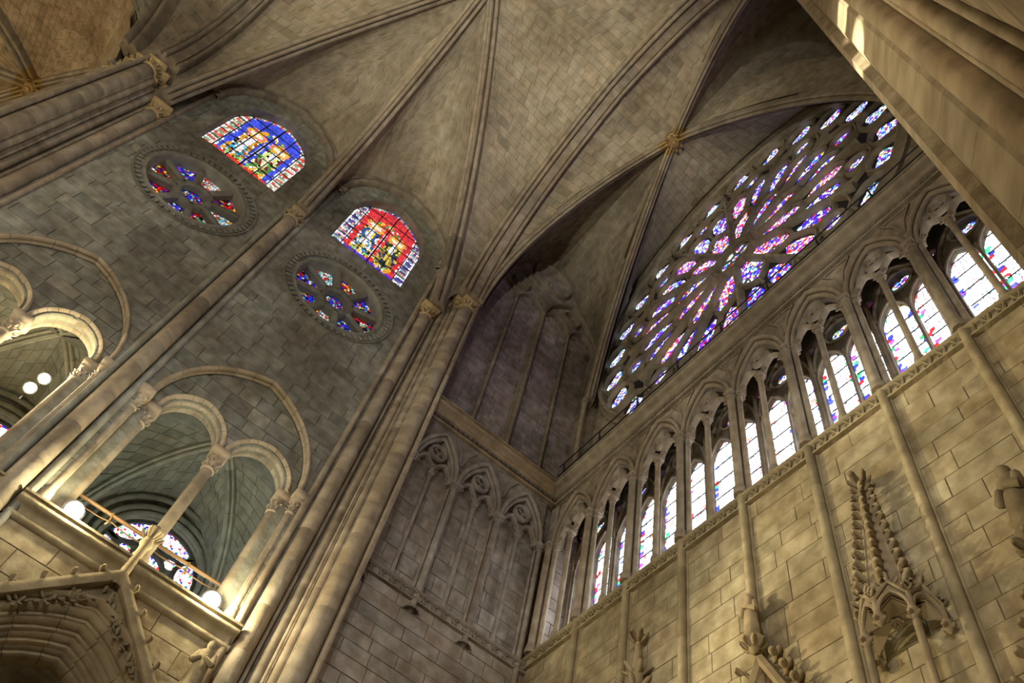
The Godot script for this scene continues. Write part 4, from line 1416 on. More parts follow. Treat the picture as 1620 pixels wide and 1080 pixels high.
func oculus(cx: float, where: String, k: int):
	var o := thing("window_%d" % (10 + k), Vector3(cx, 23.2, -0.3), "small round wheel window of eight stone spokes, bay %s" % where, "wheel window", "", "structure")
	var g := G.new()
	g.col = GREY * 1.1
	sweep(g, PS, circle(cx, 23.2, 1.50, 40), V2([-0.04, -0.6, 0.1, -0.6, 0.1, 0.0, 0.05, 0.06, -0.02, 0.02]), 0.0, true)
	put(o, "reveal", g.mesh(), M.stone)
	g = G.new()
	g.col = GREY * 0.95
	for i in 56:                               # billet moulding
		var a := TAU * i / 56
		var c := Vector2(cx, 23.2) + Vector2(cos(a), sin(a)) * 1.68
		bar(g, PS, c - Vector2(cos(a), sin(a)) * 0.07, c + Vector2(cos(a), sin(a)) * 0.07, V2([-0.05, -0.02, 0.05, -0.02, 0.05, 0.05, -0.05, 0.05]), 0.03)
	sweep(g, PS, circle(cx, 23.2, 1.80, 48), V2([-0.03, -0.03, 0.03, -0.03, 0.03, 0.04, -0.03, 0.06]), 0.01, true)
	put(o, "billet_ring", g.mesh(), M.stone)
	g = G.new()
	g.col = GREY * 0.92
	sweep(g, PS, circle(cx, 23.2, 0.5, 24), V2([-0.12, -0.36, 0.13, -0.36, 0.13, -0.16, 0.06, -0.12, -0.06, -0.12, -0.10, -0.16]), 0.0, true)
	put(o, "hub", g.mesh(), M.stone)
	for i in 8:
		var a := TAU * (i + 0.42) / 8
		var q := Vector2(cos(a), sin(a))
		g = G.new()
		g.col = shade(GREY * 0.92, 0.08)
		bar(g, PS, Vector2(cx, 23.2) + q * 0.5, Vector2(cx, 23.2) + q * 1.52, V2([-0.10, -0.36, 0.10, -0.36, 0.11, -0.16, 0.06, -0.12, -0.06, -0.12, -0.11, -0.16]), 0.0)
		put(o, "spoke", g.mesh(), M.stone)
	var mats := [M.oculus_red, M.oculus_blue, M.oculus_pale]
	for i in 8:
		var a0 := TAU * (i + 0.42) / 8 + 0.09
		var a1 := a0 + TAU / 8 - 0.18
		var p := PackedVector2Array()
		for j in 6:
			var a := lerpf(a0, a1, j / 5.0)
			p.append(Vector2(cx, 23.2) + Vector2(cos(a), sin(a)) * 1.45)
		for j in 4:
			var a := lerpf(a1, a0, j / 3.0)
			p.append(Vector2(cx, 23.2) + Vector2(cos(a), sin(a)) * 0.62)
		pane(o, PS, p, -0.38, mats[(i * 2 + k) % 3] if i % 4 else mats[k], Vector2(cx + i * 0.3, i * 0.5), Vector2(1.7, 1.7))
	pane(o, PS, circle(cx, 23.2, 0.36, 16), -0.38, mats[1], Vector2(cx, 23.0), Vector2(1.2, 1.2))
	g = G.new()
	g.col = GREY * 0.7
	extrude(g, PS, circle(cx, 23.2, 1.56, 32), -0.6, -0.41)
	put(o, "outer_wall", g.mesh(), M.stone)

func lunette(cx: float, where: String, k: int, shape: PackedVector2Array):
	var lab := "red and gold stained glass window with two haloed figures, bay %s" % where if k == 1 else "blue stained glass window with two haloed figures, bay %s" % where
	var o := thing("window_%d" % (12 + k), Vector3(cx, 25.8, -0.4), lab, "stained glass", "", "structure")
	var lo := Vector2(cx - 1.40, 25.80)
	var size := Vector2(2.80, 4.52)
	var inner := PackedVector2Array()
	for q in Geometry2D.offset_polygon(shape, -0.02, Geometry2D.JOIN_MITER):
		inner = q
	var us := [0.0, 0.135, 0.32, 0.5, 0.68, 0.865, 1.0]
	var vs := [0.0, 0.075, 0.22, 0.37, 0.52, 0.66, 0.80, 1.02]
	var bars := G.new()
	var d := -0.3
	for i in 6:
		for j in 7:
			var r := rect(lo.x + us[i] * size.x + 0.012, lo.y + vs[j] * size.y + 0.012, lo.x + us[i + 1] * size.x - 0.012, lo.y + vs[j + 1] * size.y - 0.012)
			for q in cut(r, inner, []):
				if absf(area2(q)) > 0.004:
					pane(o, PS, q, d, M["lunette_%d" % (0 if k == 0 else 1)], lo, size)
	for i in range(1, 6):
		bar(bars, PS, lo + Vector2(us[i] * size.x, 0), lo + Vector2(us[i] * size.x, size.y * (0.94 if i > 1 and i < 5 else 0.8)), roll(0.018 if i != 3 else 0.03, 0, 0, 6), d + 0.03)
	for j in range(1, 7):
		bar(bars, PS, lo + Vector2(0.0 if j < 6 else 0.3, vs[j] * size.y), lo + Vector2(size.x - (0.0 if j < 6 else 0.3), vs[j] * size.y), roll(0.018, 0, 0, 6), d + 0.03)
	put(o, "window_bar", bars.mesh(), M.iron)
	var g := G.new()
	g.col = GREY * 0.95
	sweep(g, PS, shape, V2([0.0, -0.6, 0.14, -0.6, 0.14, 0.005, 0.1, 0.005, 0.03, -0.12]), 0.0, true)
	put(o, "reveal", g.mesh(), M.stone)
	g = G.new()
	g.col = GREY * 0.7
	extrude(g, PS, shape, -0.6, -0.45)
	put(o, "outer_wall", g.mesh(), M.stone)
	var f := arch(cx, 28.5, 2.12, 2.75, 14)
	rib("wall_rib", "rounded wall arch with small capitals over the %s stained glass window" % ("red" if k == 1 else "blue"), "rib", PS, f, V2([-0.1, -0.05, 0.14, -0.05, 0.4, 0.0, 0.4, 0.2, 0.16, 0.2, 0.14, 0.14, 0.1, 0.22, 0.03, 0.25, -0.04, 0.22, -0.08, 0.14, -0.1, 0.04]), LIME * 0.66, 2)
	for s in [-1, 1]:
		o = thing("small_capital", Vector3(cx + s * 2.12, 28.2, 0.1), "small carved capital on the %s side of the %s window arch" % ["crossing" if s < 0 else "rose", "red" if k == 1 else "blue"], "capital")
		capital(o, Vector2(cx + s * 2.14, 0.08), 28.2, 28.6, 0.1, 0.13, LIME * 0.8, 0.0, 6)
	var wall := thing("wall_west", Vector3(cx, 31, -0.2), "rough wall above the %s window arch" % ("red" if k == 1 else "blue"), "wall", "", "structure")
	g = G.new()
	g.col = GREY
	g.box(Vector3(cx - 2.56, 28.0, -0.6), Vector3(cx - 1.7, 32.5, -0.05))
	g.box(Vector3(cx + 1.7, 28.0, -0.6), Vector3(cx + 2.56, 32.5, -0.05))
	g.box(Vector3(cx - 1.7, 30.6, -0.6), Vector3(cx + 1.7, 32.5, -0.05))
	put(wall, "rubble", g.mesh(), M.stone)

func gable(cx: float, where: String):
	var o := thing("arch_gable", Vector3(cx, 7, 0.1), "crocketed stone gable over a deep moulded arch, below the gallery, bay %s" % where, "gable")
	var tone := WARM * 1.12
	var orders := [[2.30, 2.98, 0.10], [2.14, 2.76, 0.0], [2.0, 2.56, -0.12], [1.86, 2.37, -0.25], [1.73, 2.2, -0.38]]
	for i in orders.size():
		var q: Array = orders[i]
		voussoirs(o, PS, arch(cx, 7.9, q[0], q[1], 10, 1.5), V2([0.14, -0.3, -0.13, -0.3, -0.13, -0.06, -0.09, 0.0, -0.02, -0.04, 0.0, 0.05, 0.07, 0.09, 0.13, 0.05]), q[2], 2, tone * (1.0 - 0.05 * i), "arch_order")
	for s in [-1, 1]:
		var p := PackedVector2Array([Vector2(cx, 11.52), Vector2(cx + s * 2.9, 8.7)])
		var g := G.new()
		g.col = tone
		sweep(g, PS, p, V2([-0.09, -0.05, 0.09, -0.05, 0.09, 0.2, 0.0, 0.24, -0.09, 0.2]), 0.08)
		put(o, "rake", g.mesh(), M.stone)
		for k in 8:
			var c: Vector2 = p[0].lerp(p[1], (k + 0.7) / 8.4) + Vector2(s * 0.06, 0.07)
			g = G.new()
			g.col = tone
			var up := Vector3(s * 0.65, 0.75, 0.25)
			blob(g, PS.at(c, 0.18), up, Vector3(-s * 0.75, 0.65, 0), 0.17, 0.45)
			blob(g, PS.at(c + Vector2(s * 0.03, 0.03), 0.22), Vector3(s * 0.5, 0.4, 0.7), Vector3(-s * 0.75, 0.65, 0), 0.13, 0.5)
			put(o, "crocket", g.mesh(), M.stone)
	var g := G.new()
	g.col = tone * 0.85
	var op := arch(cx, 7.9, 2.30, 2.98, 12, 3.0)
	for q in cut(PackedVector2Array([Vector2(cx, 11.48), Vector2(cx - 2.85, 8.7), Vector2(cx + 2.85, 8.7)]), PackedVector2Array(), [op]):
		extrude(g, PS, q, 0.0, 0.1)
	put(o, "panel", g.mesh(), M.stone)
	g = G.new()
	g.col = tone * 0.8
	for i in 60:
		var s := -1.0 if i % 2 else 1.0
		var t := rng.randf()
		var c := Vector2(cx + s * lerpf(0.05, 1.2, t), lerpf(11.2, 10.2, t) - rng.randf_range(0.05, 0.12 + 0.1 * sin(PI * t)))
		var a := rng.randf() * TAU
		blob(g, PS.at(c, 0.1), Vector3(cos(a), sin(a), 0.5), Vector3(0, 0, 1), 0.11, 0.4)
	put(o, "leaf_carving", g.mesh(), M.stone, "stuff")
	g = G.new()
	g.col = tone
	lathe(g, PS.at(Vector2(cx, 11.3), 0.2), V2([0.1, 0.0, 0.085, 0.5, 0.085, 0.95, 0.12, 1.0, 0.13, 1.06, 0.1, 1.1, 0.1, 1.2, 0.16, 1.32, 0.15, 1.42, 0.06, 1.5, 0.0, 1.52]), 8)
	for k in 6:
		var a := TAU * k / 6
		blob(g, PS.at(Vector2(cx, 12.45), 0.2) + Vector3(cos(a), 0, sin(a)) * 0.08, Vector3(cos(a), 0.5, sin(a)), Vector3.UP, 0.16, 0.36)
	put(o, "finial", g.mesh(), M.stone)
	if where.begins_with("beside"):
		statue(Vector3(-6.42, 10.15, 0.28), 1.2, Vector3(-0.4, 0, 1), "weathered robed figure carved beside the clustered pier, under the sill cornice", tone * 0.9)

func statue(p: Vector3, h: float, face: Vector3, label: String, tone: Color):
	var o := thing("statue", p, label, "statue")
	var f := face.normalized()
	var s := Vector3.UP.cross(f)
	# robed body: rings of uneven radius make the folds
	var g := G.new()
	g.col = tone
	var rows := [[0.0, 0.155, 0.13], [0.2, 0.14, 0.12], [0.42, 0.12, 0.105], [0.6, 0.115, 0.10], [0.72, 0.135, 0.10], [0.79, 0.13, 0.085], [0.825, 0.08, 0.065], [0.85, 0.045, 0.047], [0.875, 0.055, 0.062], [0.91, 0.068, 0.08], [0.95, 0.066, 0.078], [0.985, 0.04, 0.05], [1.0, 0.0, 0.0]]
	var n := 24
	var grid := []
	for r in rows:
		var ring := []
		for k in n:
			var a := TAU * k / n
			var fold := 1.0 + (0.24 * sin(a * 7.0 + r[0] * 3.0) * clampf(0.8 - r[0], 0.0, 0.7))
			ring.append(p + Vector3.UP * (r[0] * h) + s * cos(a) * r[1] * h * fold + f * sin(a) * r[2] * h * fold)
		grid.append(ring)
	for i in rows.size() - 1:
		for k in n:
			var k2 := (k + 1) % n
			var m: Vector3 = p + Vector3.UP * (rows[i][0] * h)
			var q := [grid[i][k], grid[i][k2], grid[i + 1][k2], grid[i + 1][k]]
			var nn := []
			for e in q:
				nn.append(((e - m) * Vector3(1, 0.15, 1)).normalized())
			g.quad4(q[0], q[1], q[2], q[3], nn[0], nn[1], nn[2], nn[3])
	put(o, "robed_body", g.mesh(), M.stone)
	for e in [-1, 1]:
		g = G.new()
		g.col = tone
		var sh: Vector3 = p + Vector3.UP * h * 0.77 + s * e * h * 0.105
		var el: Vector3 = p + Vector3.UP * h * 0.58 + s * e * h * 0.15 + f * h * 0.05
		var hd: Vector3 = p + Vector3.UP * h * 0.62 + s * e * h * 0.04 + f * h * 0.13
		for q in [[sh, el, 0.05, 0.055], [el, hd, 0.055, 0.03]]:
			var dv: Vector3 = q[1] - q[0]
			lathe(g, q[0], V2([0.0, -0.02 * h, q[2] * h, 0.0, q[3] * h, dv.length(), 0.0, dv.length() + 0.02 * h]), 8, dv)
		put(o, "arm", g.mesh(), M.stone)
	g = G.new()
	g.col = tone
	lathe(g, p - Vector3.UP * 0.24 * h, V2([0.0, 0.0, 0.05 * h, 0.02 * h, 0.11 * h, 0.12 * h, 0.2 * h, 0.2 * h, 0.21 * h, 0.24 * h, 0.0, 0.24 * h]), 10)
	for k in 8:
		var a := TAU * k / 8
		blob(g, p + Vector3(cos(a) * 0.09, -0.16, sin(a) * 0.09) * h, Vector3(cos(a), 0.5, sin(a)), Vector3.UP, 0.13 * h, 0.4)
	put(o, "leaf_bracket", g.mesh(), M.stone)
	return o

func tribune(cx: float, where: String, k: int):
	# the vaulted gallery room seen through the opening
	var tone := Color(0.40, 0.41, 0.36)
	var z0 := -0.62
	var z1 := -5.6
	var top := Vector3(cx, 18.9, -3.05)
	var o := thing("wall_west", Vector3(cx, 12, z1), "back wall of the gallery room, bay %s" % where, "wall", "", "structure")
	var PK := Pl.new(Vector3(0, 0, z1), Vector3(1, 0, 0))
	var eye := circle(cx + 0.25, 16.25, 1.42, 32)
	ashlar(o, PK, rect(cx - 2.6, 11.9, cx + 2.6, 19.2), [eye], 0.4, 0.7, tone, 0.4, 300 if k == 1 else 60)
	var g := G.new()
	g.col = tone
	g.box(Vector3(cx - 2.6, 11.6, z1), Vector3(cx + 2.6, 11.98, z0))
	put(o, "gallery_floor", g.mesh(), M.stone)
	for s in [-1, 1]:
		var PX := Pl.new(Vector3(cx + s * 2.5, 0, 0), Vector3(0, 0, s))
		g = G.new()
		g.col = tone
		extrude(g, PX, rect(minf(z1 * s, z0 * s), 11.9, maxf(z1 * s, z0 * s), 19.0), -0.3, 0.0)
		put(o, "partition", g.mesh(), M.stone)
	o = thing("window_%d" % (14 + k), PK.at(Vector2(cx + 0.25, 16.25)), "white and pink round window in the gallery room, bay %s" % where, "stained glass", "", "structure")
	g = G.new()
	g.col = tone * 0.8
	for r in [1.46, 1.62, 1.86]:
		sweep(g, PK, circle(cx + 0.25, 16.25, r, 36), roll(0.08), 0.1 + (r - 1.4) * 0.5, true)
	put(o, "round_moulding", g.mesh(), M.stone)
	g = G.new()
	g.col = tone * 0.5
	extrude(g, PK, circle(cx + 0.25, 16.25, 1.45, 32), -0.35, -0.22)
	put(o, "outer_wall", g.mesh(), M.stone)
	g = G.new()
	g.col = Color(0.1, 0.1, 0.095)
	var c := Vector2(cx + 0.25, 16.25)
	sweep(g, PK, circle(c.x, c.y, 0.48, 24), V2([-0.05, -0.1, 0.05, -0.1, 0.05, 0.0, -0.05, 0.0]), -0.1, true)
	put(o, "tracery_ring", g.mesh(), M.stone)
	for i in 6:
		var a := TAU * (i + 0.25) / 6
		var q := c + Vector2(cos(a), sin(a)) * 1.02
		pane(o, PK, half_disc(c, a, 0.74, 1.38, 0.48), -0.2, M.tribune, Vector2(q.x, q.y), Vector2(1.9, 1.9))
		g = G.new()
		g.col = Color(0.1, 0.1, 0.095)
		sweep(g, PK, half_disc(c, a, 0.74, 1.38, 0.48), V2([-0.06, -0.1, 0.06, -0.1, 0.06, 0.0, -0.06, 0.0]), -0.12, true)
		put(o, "tracery_lobe", g.mesh(), M.stone)
		var b := a + PI / 6
		pane(o, PK, circle(c.x + 0.72 * cos(b), c.y + 0.72 * sin(b), 0.16, 10), -0.2, M.tribune, Vector2(i, 0), Vector2(1.9, 1.9))
		pane(o, PK, circle(c.x + 1.14 * cos(b), c.y + 1.14 * sin(b), 0.14, 10), -0.2, M.rose_rim, Vector2(i, 0.4), Vector2(1.9, 1.9))
	pane(o, PK, circle(c.x, c.y, 0.4, 18), -0.2, M.tribune, c, Vector2(1.9, 1.9))
	var corners := [Vector3(cx - 2.2, 14.9, z0 - 0.1), Vector3(cx + 2.2, 14.9, z0 - 0.1), Vector3(cx + 2.2, 14.9, z1 + 0.1), Vector3(cx - 2.2, 14.9, z1 + 0.1)]
	var names := ["front crossing-side", "front rose-side", "back rose-side", "back crossing-side"]
	var curves := []
	for i in 4:
		var a: Vector3 = corners[i]
		var h := Vector3(top.x - a.x, 0, top.z - a.z)
		var pl := Pl.new(Vector3(a.x, 0, a.z), h)
		var pts := arc3(Vector2(0, a.y), Vector2(h.length() * 0.30, a.y + 2.75), Vector2(h.length(), top.y), 14)
		curves.append(in_space(pl, pts))
		rib("gallery_rib", "%s rib of the gallery room vault, bay %s" % [names[i], where], "rib", pl, pts, rib_profile(0.13, 0.2, 3), tone * 1.45, 3, "", 0.0)
	var sides := ["front", "rose-side", "back", "crossing-side"]
	for i in 4:
		var a: Vector3 = corners[i]
		var b: Vector3 = corners[(i + 1) % 4]
		var h := b - a
		var pl := Pl.new(Vector3(a.x, 0, a.z), h)
		var L := h.length()
		var fa := arch(L / 2, a.y, L / 2, 3.4 if i % 2 == 0 else 3.6, 12)
		var f3 := in_space(pl, fa)
		var left := PackedVector3Array()
		var right := PackedVector3Array()
		for j in 13:
			left.append(f3[j])
			right.append(f3[24 - j])
		var seen := k == 1 or i != 0
		web("%s vault web of the gallery room, first half, bay %s" % [sides[i], where], curves[i], left, 0.30, 0.46, tone, 130, 0.12, seen)
		web("%s vault web of the gallery room, second half, bay %s" % [sides[i], where], curves[(i + 1) % 4], right, 0.30, 0.46, tone, 130, 0.12, seen)

func half_disc(c: Vector2, a: float, r0: float, r1: float, w: float) -> PackedVector2Array:
	var p := PackedVector2Array()
	var q := Vector2(cos(a), sin(a))
	var t := Vector2(-q.y, q.x)
	for i in 9:
		var b := -w + 2.0 * w * i / 8.0
		p.append(c + q.rotated(b) * r1)
	for i in range(1, 8):
		var b := PI * i / 8.0
		p.append(c + q * (r1 * cos(w) - (r1 * cos(w) - r0) * sin(b)) + t * r1 * sin(w) * cos(b))
	return p

# ---------------------------------------------------------------- vaults
func rib_line(a: Vector3, b: Vector3, at: float, h: float, n := 18) -> Array:   # a rib from its springing to the boss
	var d := Vector3(b.x - a.x, 0, b.z - a.z)
	var pl := Pl.new(Vector3(a.x, 0, a.z), d)
	return [pl, arc3(Vector2(0, a.y), Vector2(at, h), Vector2(d.length(), b.y), n)]

func half(c: PackedVector3Array, first: bool) -> PackedVector3Array:
	var r := PackedVector3Array()
	var n := c.size()
	for i in (n + 1) / 2:
		r.append(c[i] if first else c[n - 1 - i])
	return r

func boss(p: Vector3, lines: Array, prof: PackedVector2Array, label: String, size: float):
	var o := thing("vault_boss", p, label, "boss")
	var g := G.new()
	lathe(g, p + Vector3.UP * 0.1, V2([0.0, -0.62, 0.10, -0.6, 0.12, -0.52, 0.2, -0.52, 0.24, -0.44, 0.18, -0.38, 0.34, -0.3, 0.36, -0.1, 0.3, 0.0]) , 14)
	put(o, "boss_disc", scaled(g, p, size).mesh(), M.gold)
	g = G.new()
	for k in 8:
		var a := TAU * k / 8 + 0.3
		var d := Vector3(cos(a), 0, sin(a))
		blob(g, p + d * 0.26 * size + Vector3.DOWN * 0.33, d * 0.6 + Vector3.DOWN * 0.2, Vector3.DOWN, 0.17 * size, 0.5)
	put(o, "leaf_carving", g.mesh(), M.gold)
	for l in lines:
		g = G.new()
		var big := PackedVector2Array()
		for q in prof:
			big.append(q * 1.04)
		var pts: PackedVector2Array = l[1]
		sweep(g, l[0], pts, big, 0.0, false, pts.size() - 2, pts.size() - 1)
		put(o, "gilded_rib_end", g.mesh(), M.gold)

func scaled(g: G, c: Vector3, s: float) -> G:
	for i in g.v.size():
		g.v[i] = c + (g.v[i] - c) * s
	return g

func flip(v: Vector3) -> Vector3:
	return Vector3(v.x, v.y, 14.9 - v.z)

func vaults():
	var B1 := Vector3(-10.93, 35.2, 7.45)
	var prof := rib_profile(0.24, 0.42, 3)
	var lines := []
	var spec := [
		[Vector3(-5.75, 25.65, 0.35), 3.1, 31.2, "clustered pier beside the blind tracery", true],
		[Vector3(-10.93, 25.4, 0.3), 2.3, 30.9, "middle shaft between the two window bays", true],
		[Vector3(-16.1, 25.65, 0.35), 3.1, 31.2, "crossing pier", true],
		[Vector3(-5.75, 25.65, 14.55), 3.1, 31.2, "nearest pier", false],
		[Vector3(-10.93, 25.4, 14.6), 2.3, 30.9, "opposite middle shaft", false],
		[Vector3(-16.1, 25.65, 14.55), 3.1, 31.2, "opposite crossing pier", false]]
	var C := []
	for s in spec:
		var l := rib_line(s[0], B1, s[1], s[2])
		lines.append(l)
		C.append(in_space(l[0], l[1]))
		rib("vault_rib", "triple-roll rib of the large vault rising from the %s" % s[3], "rib", l[0], l[1], prof, LIME * 0.74, 2, "")
	boss(B1, lines, prof, "gilded boss of the large vault at the top edge of the view", 1.1)
	# transverse arches
	var two := rib_profile(0.42, 0.5, 2)
	var PT3 := Pl.new(Vector3(-5.02, 0, 0), Vector3(0, 0, 1))
	var t := arch(7.45, 26.6, 6.78, 8.1, 18)
	rib("transverse_arch", "broad transverse arch with rolled edges between the two vaults", "arch", PT3, t, two, LIME * 0.72, 2)
	var PT4 := Pl.new(Vector3(-16.84, 0, 0), Vector3(0, 0, 1))
	rib("transverse_arch", "broad transverse arch springing from the crossing pier", "arch", PT4, t, two, LIME * 0.66, 2)
	var side := func(x): return in_space(Pl.new(Vector3(x, 0, 0), Vector3(0, 0, 1)), t)
	var t3l := half(side.call(-5.42), true)
	var t3r := half(side.call(-5.42), false)
	web("wide vault web between the transverse arch and the diagonal rib, window side", C[0], t3l, 0.34, 0.62, WEB, 300, 0.2)
	web("wide vault web between the transverse arch and the diagonal rib, near side", C[3], t3r, 0.34, 0.62, WEB, 300, 0.2)
	web("wide vault web between the crossing arch and the diagonal rib, window side", C[2], half(side.call(-16.42), true), 0.34, 0.62, WEB, 300, 0.2)
	web("wide vault web between the crossing arch and the diagonal rib, near side", C[5], half(side.call(-16.42), false), 0.34, 0.62, WEB, 0, 0.2, false)
	for k in 2:
		var cx := -13.4 if k == 0 else -8.4
		var f := in_space(Pl.new(Vector3(0, 0, 0.12), Vector3(1, 0, 0)), arch(cx, 28.5, 2.42, 3.05, 12))
		var w := "blue" if k == 0 else "red"
		web("vault web over the %s window, half towards the crossing" % w, C[2] if k == 0 else C[1], half(f, true), 0.33, 0.6, WEB * 0.97, 300, 0.15)
		web("vault web over the %s window, half towards the rose" % w, C[1] if k == 0 else C[0], half(f, false), 0.33, 0.6, WEB * 0.97, 300, 0.15)
		f = in_space(Pl.new(Vector3(0, 0, 14.78), Vector3(1, 0, 0)), arch(cx, 28.5, 2.42, 3.05, 12))
		web("vault web over the opposite %s bay, half towards the crossing" % ["first", "second"][k], C[5] if k == 0 else C[4], half(f, true), 0.33, 0.6, WEB, 0, 0.15, false)
		web("vault web over the opposite %s bay, half towards the rose" % ["first", "second"][k], C[4] if k == 0 else C[3], half(f, false), 0.33, 0.6, WEB, 0, 0.15, false)
	# narrow vault before the rose
	var B2 := Vector3(-2.05, 34.3, 7.45)
	var thin := rib_profile(0.15, 0.32, 3)
	var q := []
	var D := []
	var spec2 := [
		[Vector3(-4.66, 26.6, 0.75), 2.6, 32.1, "clustered pier"],
		[Vector3(0.35, 26.0, 0.78), 2.6, 31.2, "dark corner beside the rose"],
		[Vector3(-4.66, 26.6, 14.15), 2.6, 32.1, "nearest pier"],
		[Vector3(0.35, 26.0, 14.05), 2.6, 31.2, "far corner beside the rose"]]
	for s in spec2:
		var l := rib_line(s[0], B2, s[1], s[2])
		q.append(l)
		D.append(in_space(l[0], l[1]))
		rib("vault_rib", "slender rib of the narrow rose vault, from the %s" % s[3], "rib", l[0], l[1], thin, LIME * 0.76, 2, "")
	boss(B2, q, thin, "gilded leaf boss of the narrow vault before the rose window", 0.95)
	web("narrow vault web along the transverse arch, window side", D[0], half(side.call(-4.64), true), 0.32, 0.55, WEB, 300, 0.15)
	web("narrow vault web along the transverse arch, near side", D[2], half(side.call(-4.64), false), 0.32, 0.55, WEB, 300, 0.15)
	var ra := PackedVector3Array([Vector3(0.4, 26.0, 0.62), Vector3(0.4, 27.0, 0.62)])
	var rb := PackedVector3Array([Vector3(0.4, 26.0, 13.98), Vector3(0.4, 27.0, 13.98)])
	for i in 17:
		var a := deg_to_rad(180.0 - 90.0 * i / 16.0)
		ra.append(Vector3(0.4, RC.y + 6.78 * sin(a), RC.x + 6.78 * cos(a)))
		rb.append(Vector3(0.4, RC.y + 6.78 * sin(a), RC.x - 6.78 * cos(a)))
	web("narrow vault web along the rose arch, window side", D[1], ra, 0.32, 0.55, WEB * 0.95, 300, 0.1)
	web("narrow vault web along the rose arch, near side", D[3], rb, 0.32, 0.55, WEB * 0.95, 300, 0.1)
	var f := in_space(Pl.new(Vector3(0, 0, 0.1), Vector3(1, 0, 0)), arch(-1.9, 29.4, 2.66, 5.85, 12))
	web("dark narrow vault web over the blind tracery, half at the pier", D[0], half(f, true), 0.32, 0.55, WEB * 0.9, 200, 0.12)
	web("dark narrow vault web over the blind tracery, half at the rose", D[1], half(f, false), 0.32, 0.55, WEB * 0.9, 200, 0.12)
	f = in_space(Pl.new(Vector3(0, 0, 14.8), Vector3(1, 0, 0)), arch(-1.9, 29.4, 2.66, 5.85, 12))
	web("dark narrow vault web opposite the blind tracery, half at the near pier", D[2], half(f, true), 0.32, 0.55, WEB * 0.9, 200, 0.12)
	web("dark narrow vault web opposite the blind tracery, half at the rose", D[3], half(f, false), 0.32, 0.55, WEB * 0.9, 200, 0.12)
	crossing(side)

func crossing(side: Callable):
	# crossing vault and the arm beyond it, seen past the crossing pier
	var BX := Vector3(-24.0, 36.2, 7.45)
	var prof := rib_profile(0.26, 0.45, 3)
	var l := rib_line(Vector3(-17.9, 26.45, 0.45), BX, 3.2, 32.2)
	rib("vault_rib", "rib of the crossing vault curving up from the crossing pier", "rib", l[0], l[1], prof, LIME * 0.62, 2)
	var l2 := rib_line(Vector3(-17.9, 26.45, 14.45), BX, 3.2, 32.2)
	web("crossing vault web beside the crossing arch", in_space(l[0], l[1]), half(side.call(-17.26), true), 0.34, 0.6, WEB * 0.92, 60, 0.2)
	web("crossing vault web beside the opposite crossing pier", in_space(l2[0], l2[1]), half(side.call(-17.26), false), 0.34, 0.6, WEB, 0, 0.2, false)
	var PC := Pl.new(Vector3(0, 0, -0.55), Vector3(1, 0, 0))
	var ca := arch(-24.0, 26.2, 6.2, 8.4, 18)
	rib("transverse_arch", "thick grey arch opening into the farthest vault, behind the crossing pier", "arch", PC, ca, rib_profile(0.5, 0.55, 2), GREY * 1.1, 2)
	var cf := in_space(Pl.new(Vector3(0, 0, -0.2), Vector3(1, 0, 0)), ca)
	web("crossing vault web over the thick grey arch", in_space(l[0], l[1]), half(cf, false), 0.34, 0.6, WEB * 0.9, 60, 0.2)
	var B3 := Vector3(-23.8, 34.7, -8.3)
	var lines := []
	var C := []
	var spec := [[Vector3(-18.3, 26.2, -1.2), 2.9, 31.2, "nearest"], [Vector3(-18.3, 25.6, -8.3), 1.7, 31.0, "side wall"], [Vector3(-18.3, 26.2, -15.4), 2.9, 31.2, "far right"], [Vector3(-29.3, 26.2, -15.4), 2.9, 31.2, "far left"], [Vector3(-29.3, 25.6, -8.3), 1.7, 31.0, "left side"], [Vector3(-29.3, 26.2, -1.2), 2.9, 31.2, "near left"]]
	for s in spec:
		var r := rib_line(s[0], B3, s[1], s[2], 14)
		lines.append(r)
		C.append(in_space(r[0], r[1]))
		rib("vault_rib", "rib of the warm lit farthest vault, the %s one" % s[3], "rib", r[0], r[1], rib_profile(0.23, 0.4, 3), LIME * 0.85, 3)
	boss(B3, lines, rib_profile(0.23, 0.4, 3), "gilded boss of the warm lit farthest vault, top left", 1.2)
	var tone := Color(0.47, 0.37, 0.24)
	var near := in_space(Pl.new(Vector3(0, 0, -1.15), Vector3(1, 0, 0)), arch(-24.0, 26.4, 5.6, 8.1, 12))
	var far := in_space(Pl.new(Vector3(0, 0, -15.5), Vector3(1, 0, 0)), arch(-24.0, 26.4, 5.6, 8.1, 12))
	web("warm farthest vault web beside the thick grey arch, right half", C[0], half(near, false), 0.3, 0.55, tone, 0, 0.2)
	web("warm farthest vault web beside the thick grey arch, left half", C[5], half(near, true), 0.3, 0.55, tone, 0, 0.2)
	web("warm farthest vault web at its far end, right half", C[2], half(far, false), 0.3, 0.55, tone, 0, 0.2)
	web("warm farthest vault web at its far end, left half", C[3], half(far, true), 0.3, 0.55, tone, 0, 0.2)
	var names := ["near right", "far right", "far left", "near left"]
	var pairs := [[0, 1, -18.3, -1.2, -8.3], [2, 1, -18.3, -15.4, -8.3], [3, 4, -29.3, -15.4, -8.3], [5, 4, -29.3, -1.2, -8.3]]
	for i in 4:
		var p: Array = pairs[i]
		var mid: float = (p[3] + p[4]) / 2
		var w: float = absf(p[3] - p[4]) / 2
		var fa := in_space(Pl.new(Vector3(p[2], 0, 0), Vector3(0, 0, 1)), arch(mid, 28.4, w - 0.2, 3.2, 10))
		var first: bool = p[3] < p[4]
		web("warm farthest vault side web, %s, outer half" % names[i], C[p[0]], half(fa, first), 0.3, 0.55, tone, 0, 0.12)
		web("warm farthest vault side web, %s, inner half" % names[i], C[p[1]], half(fa, not first), 0.3, 0.55, tone, 0, 0.12)

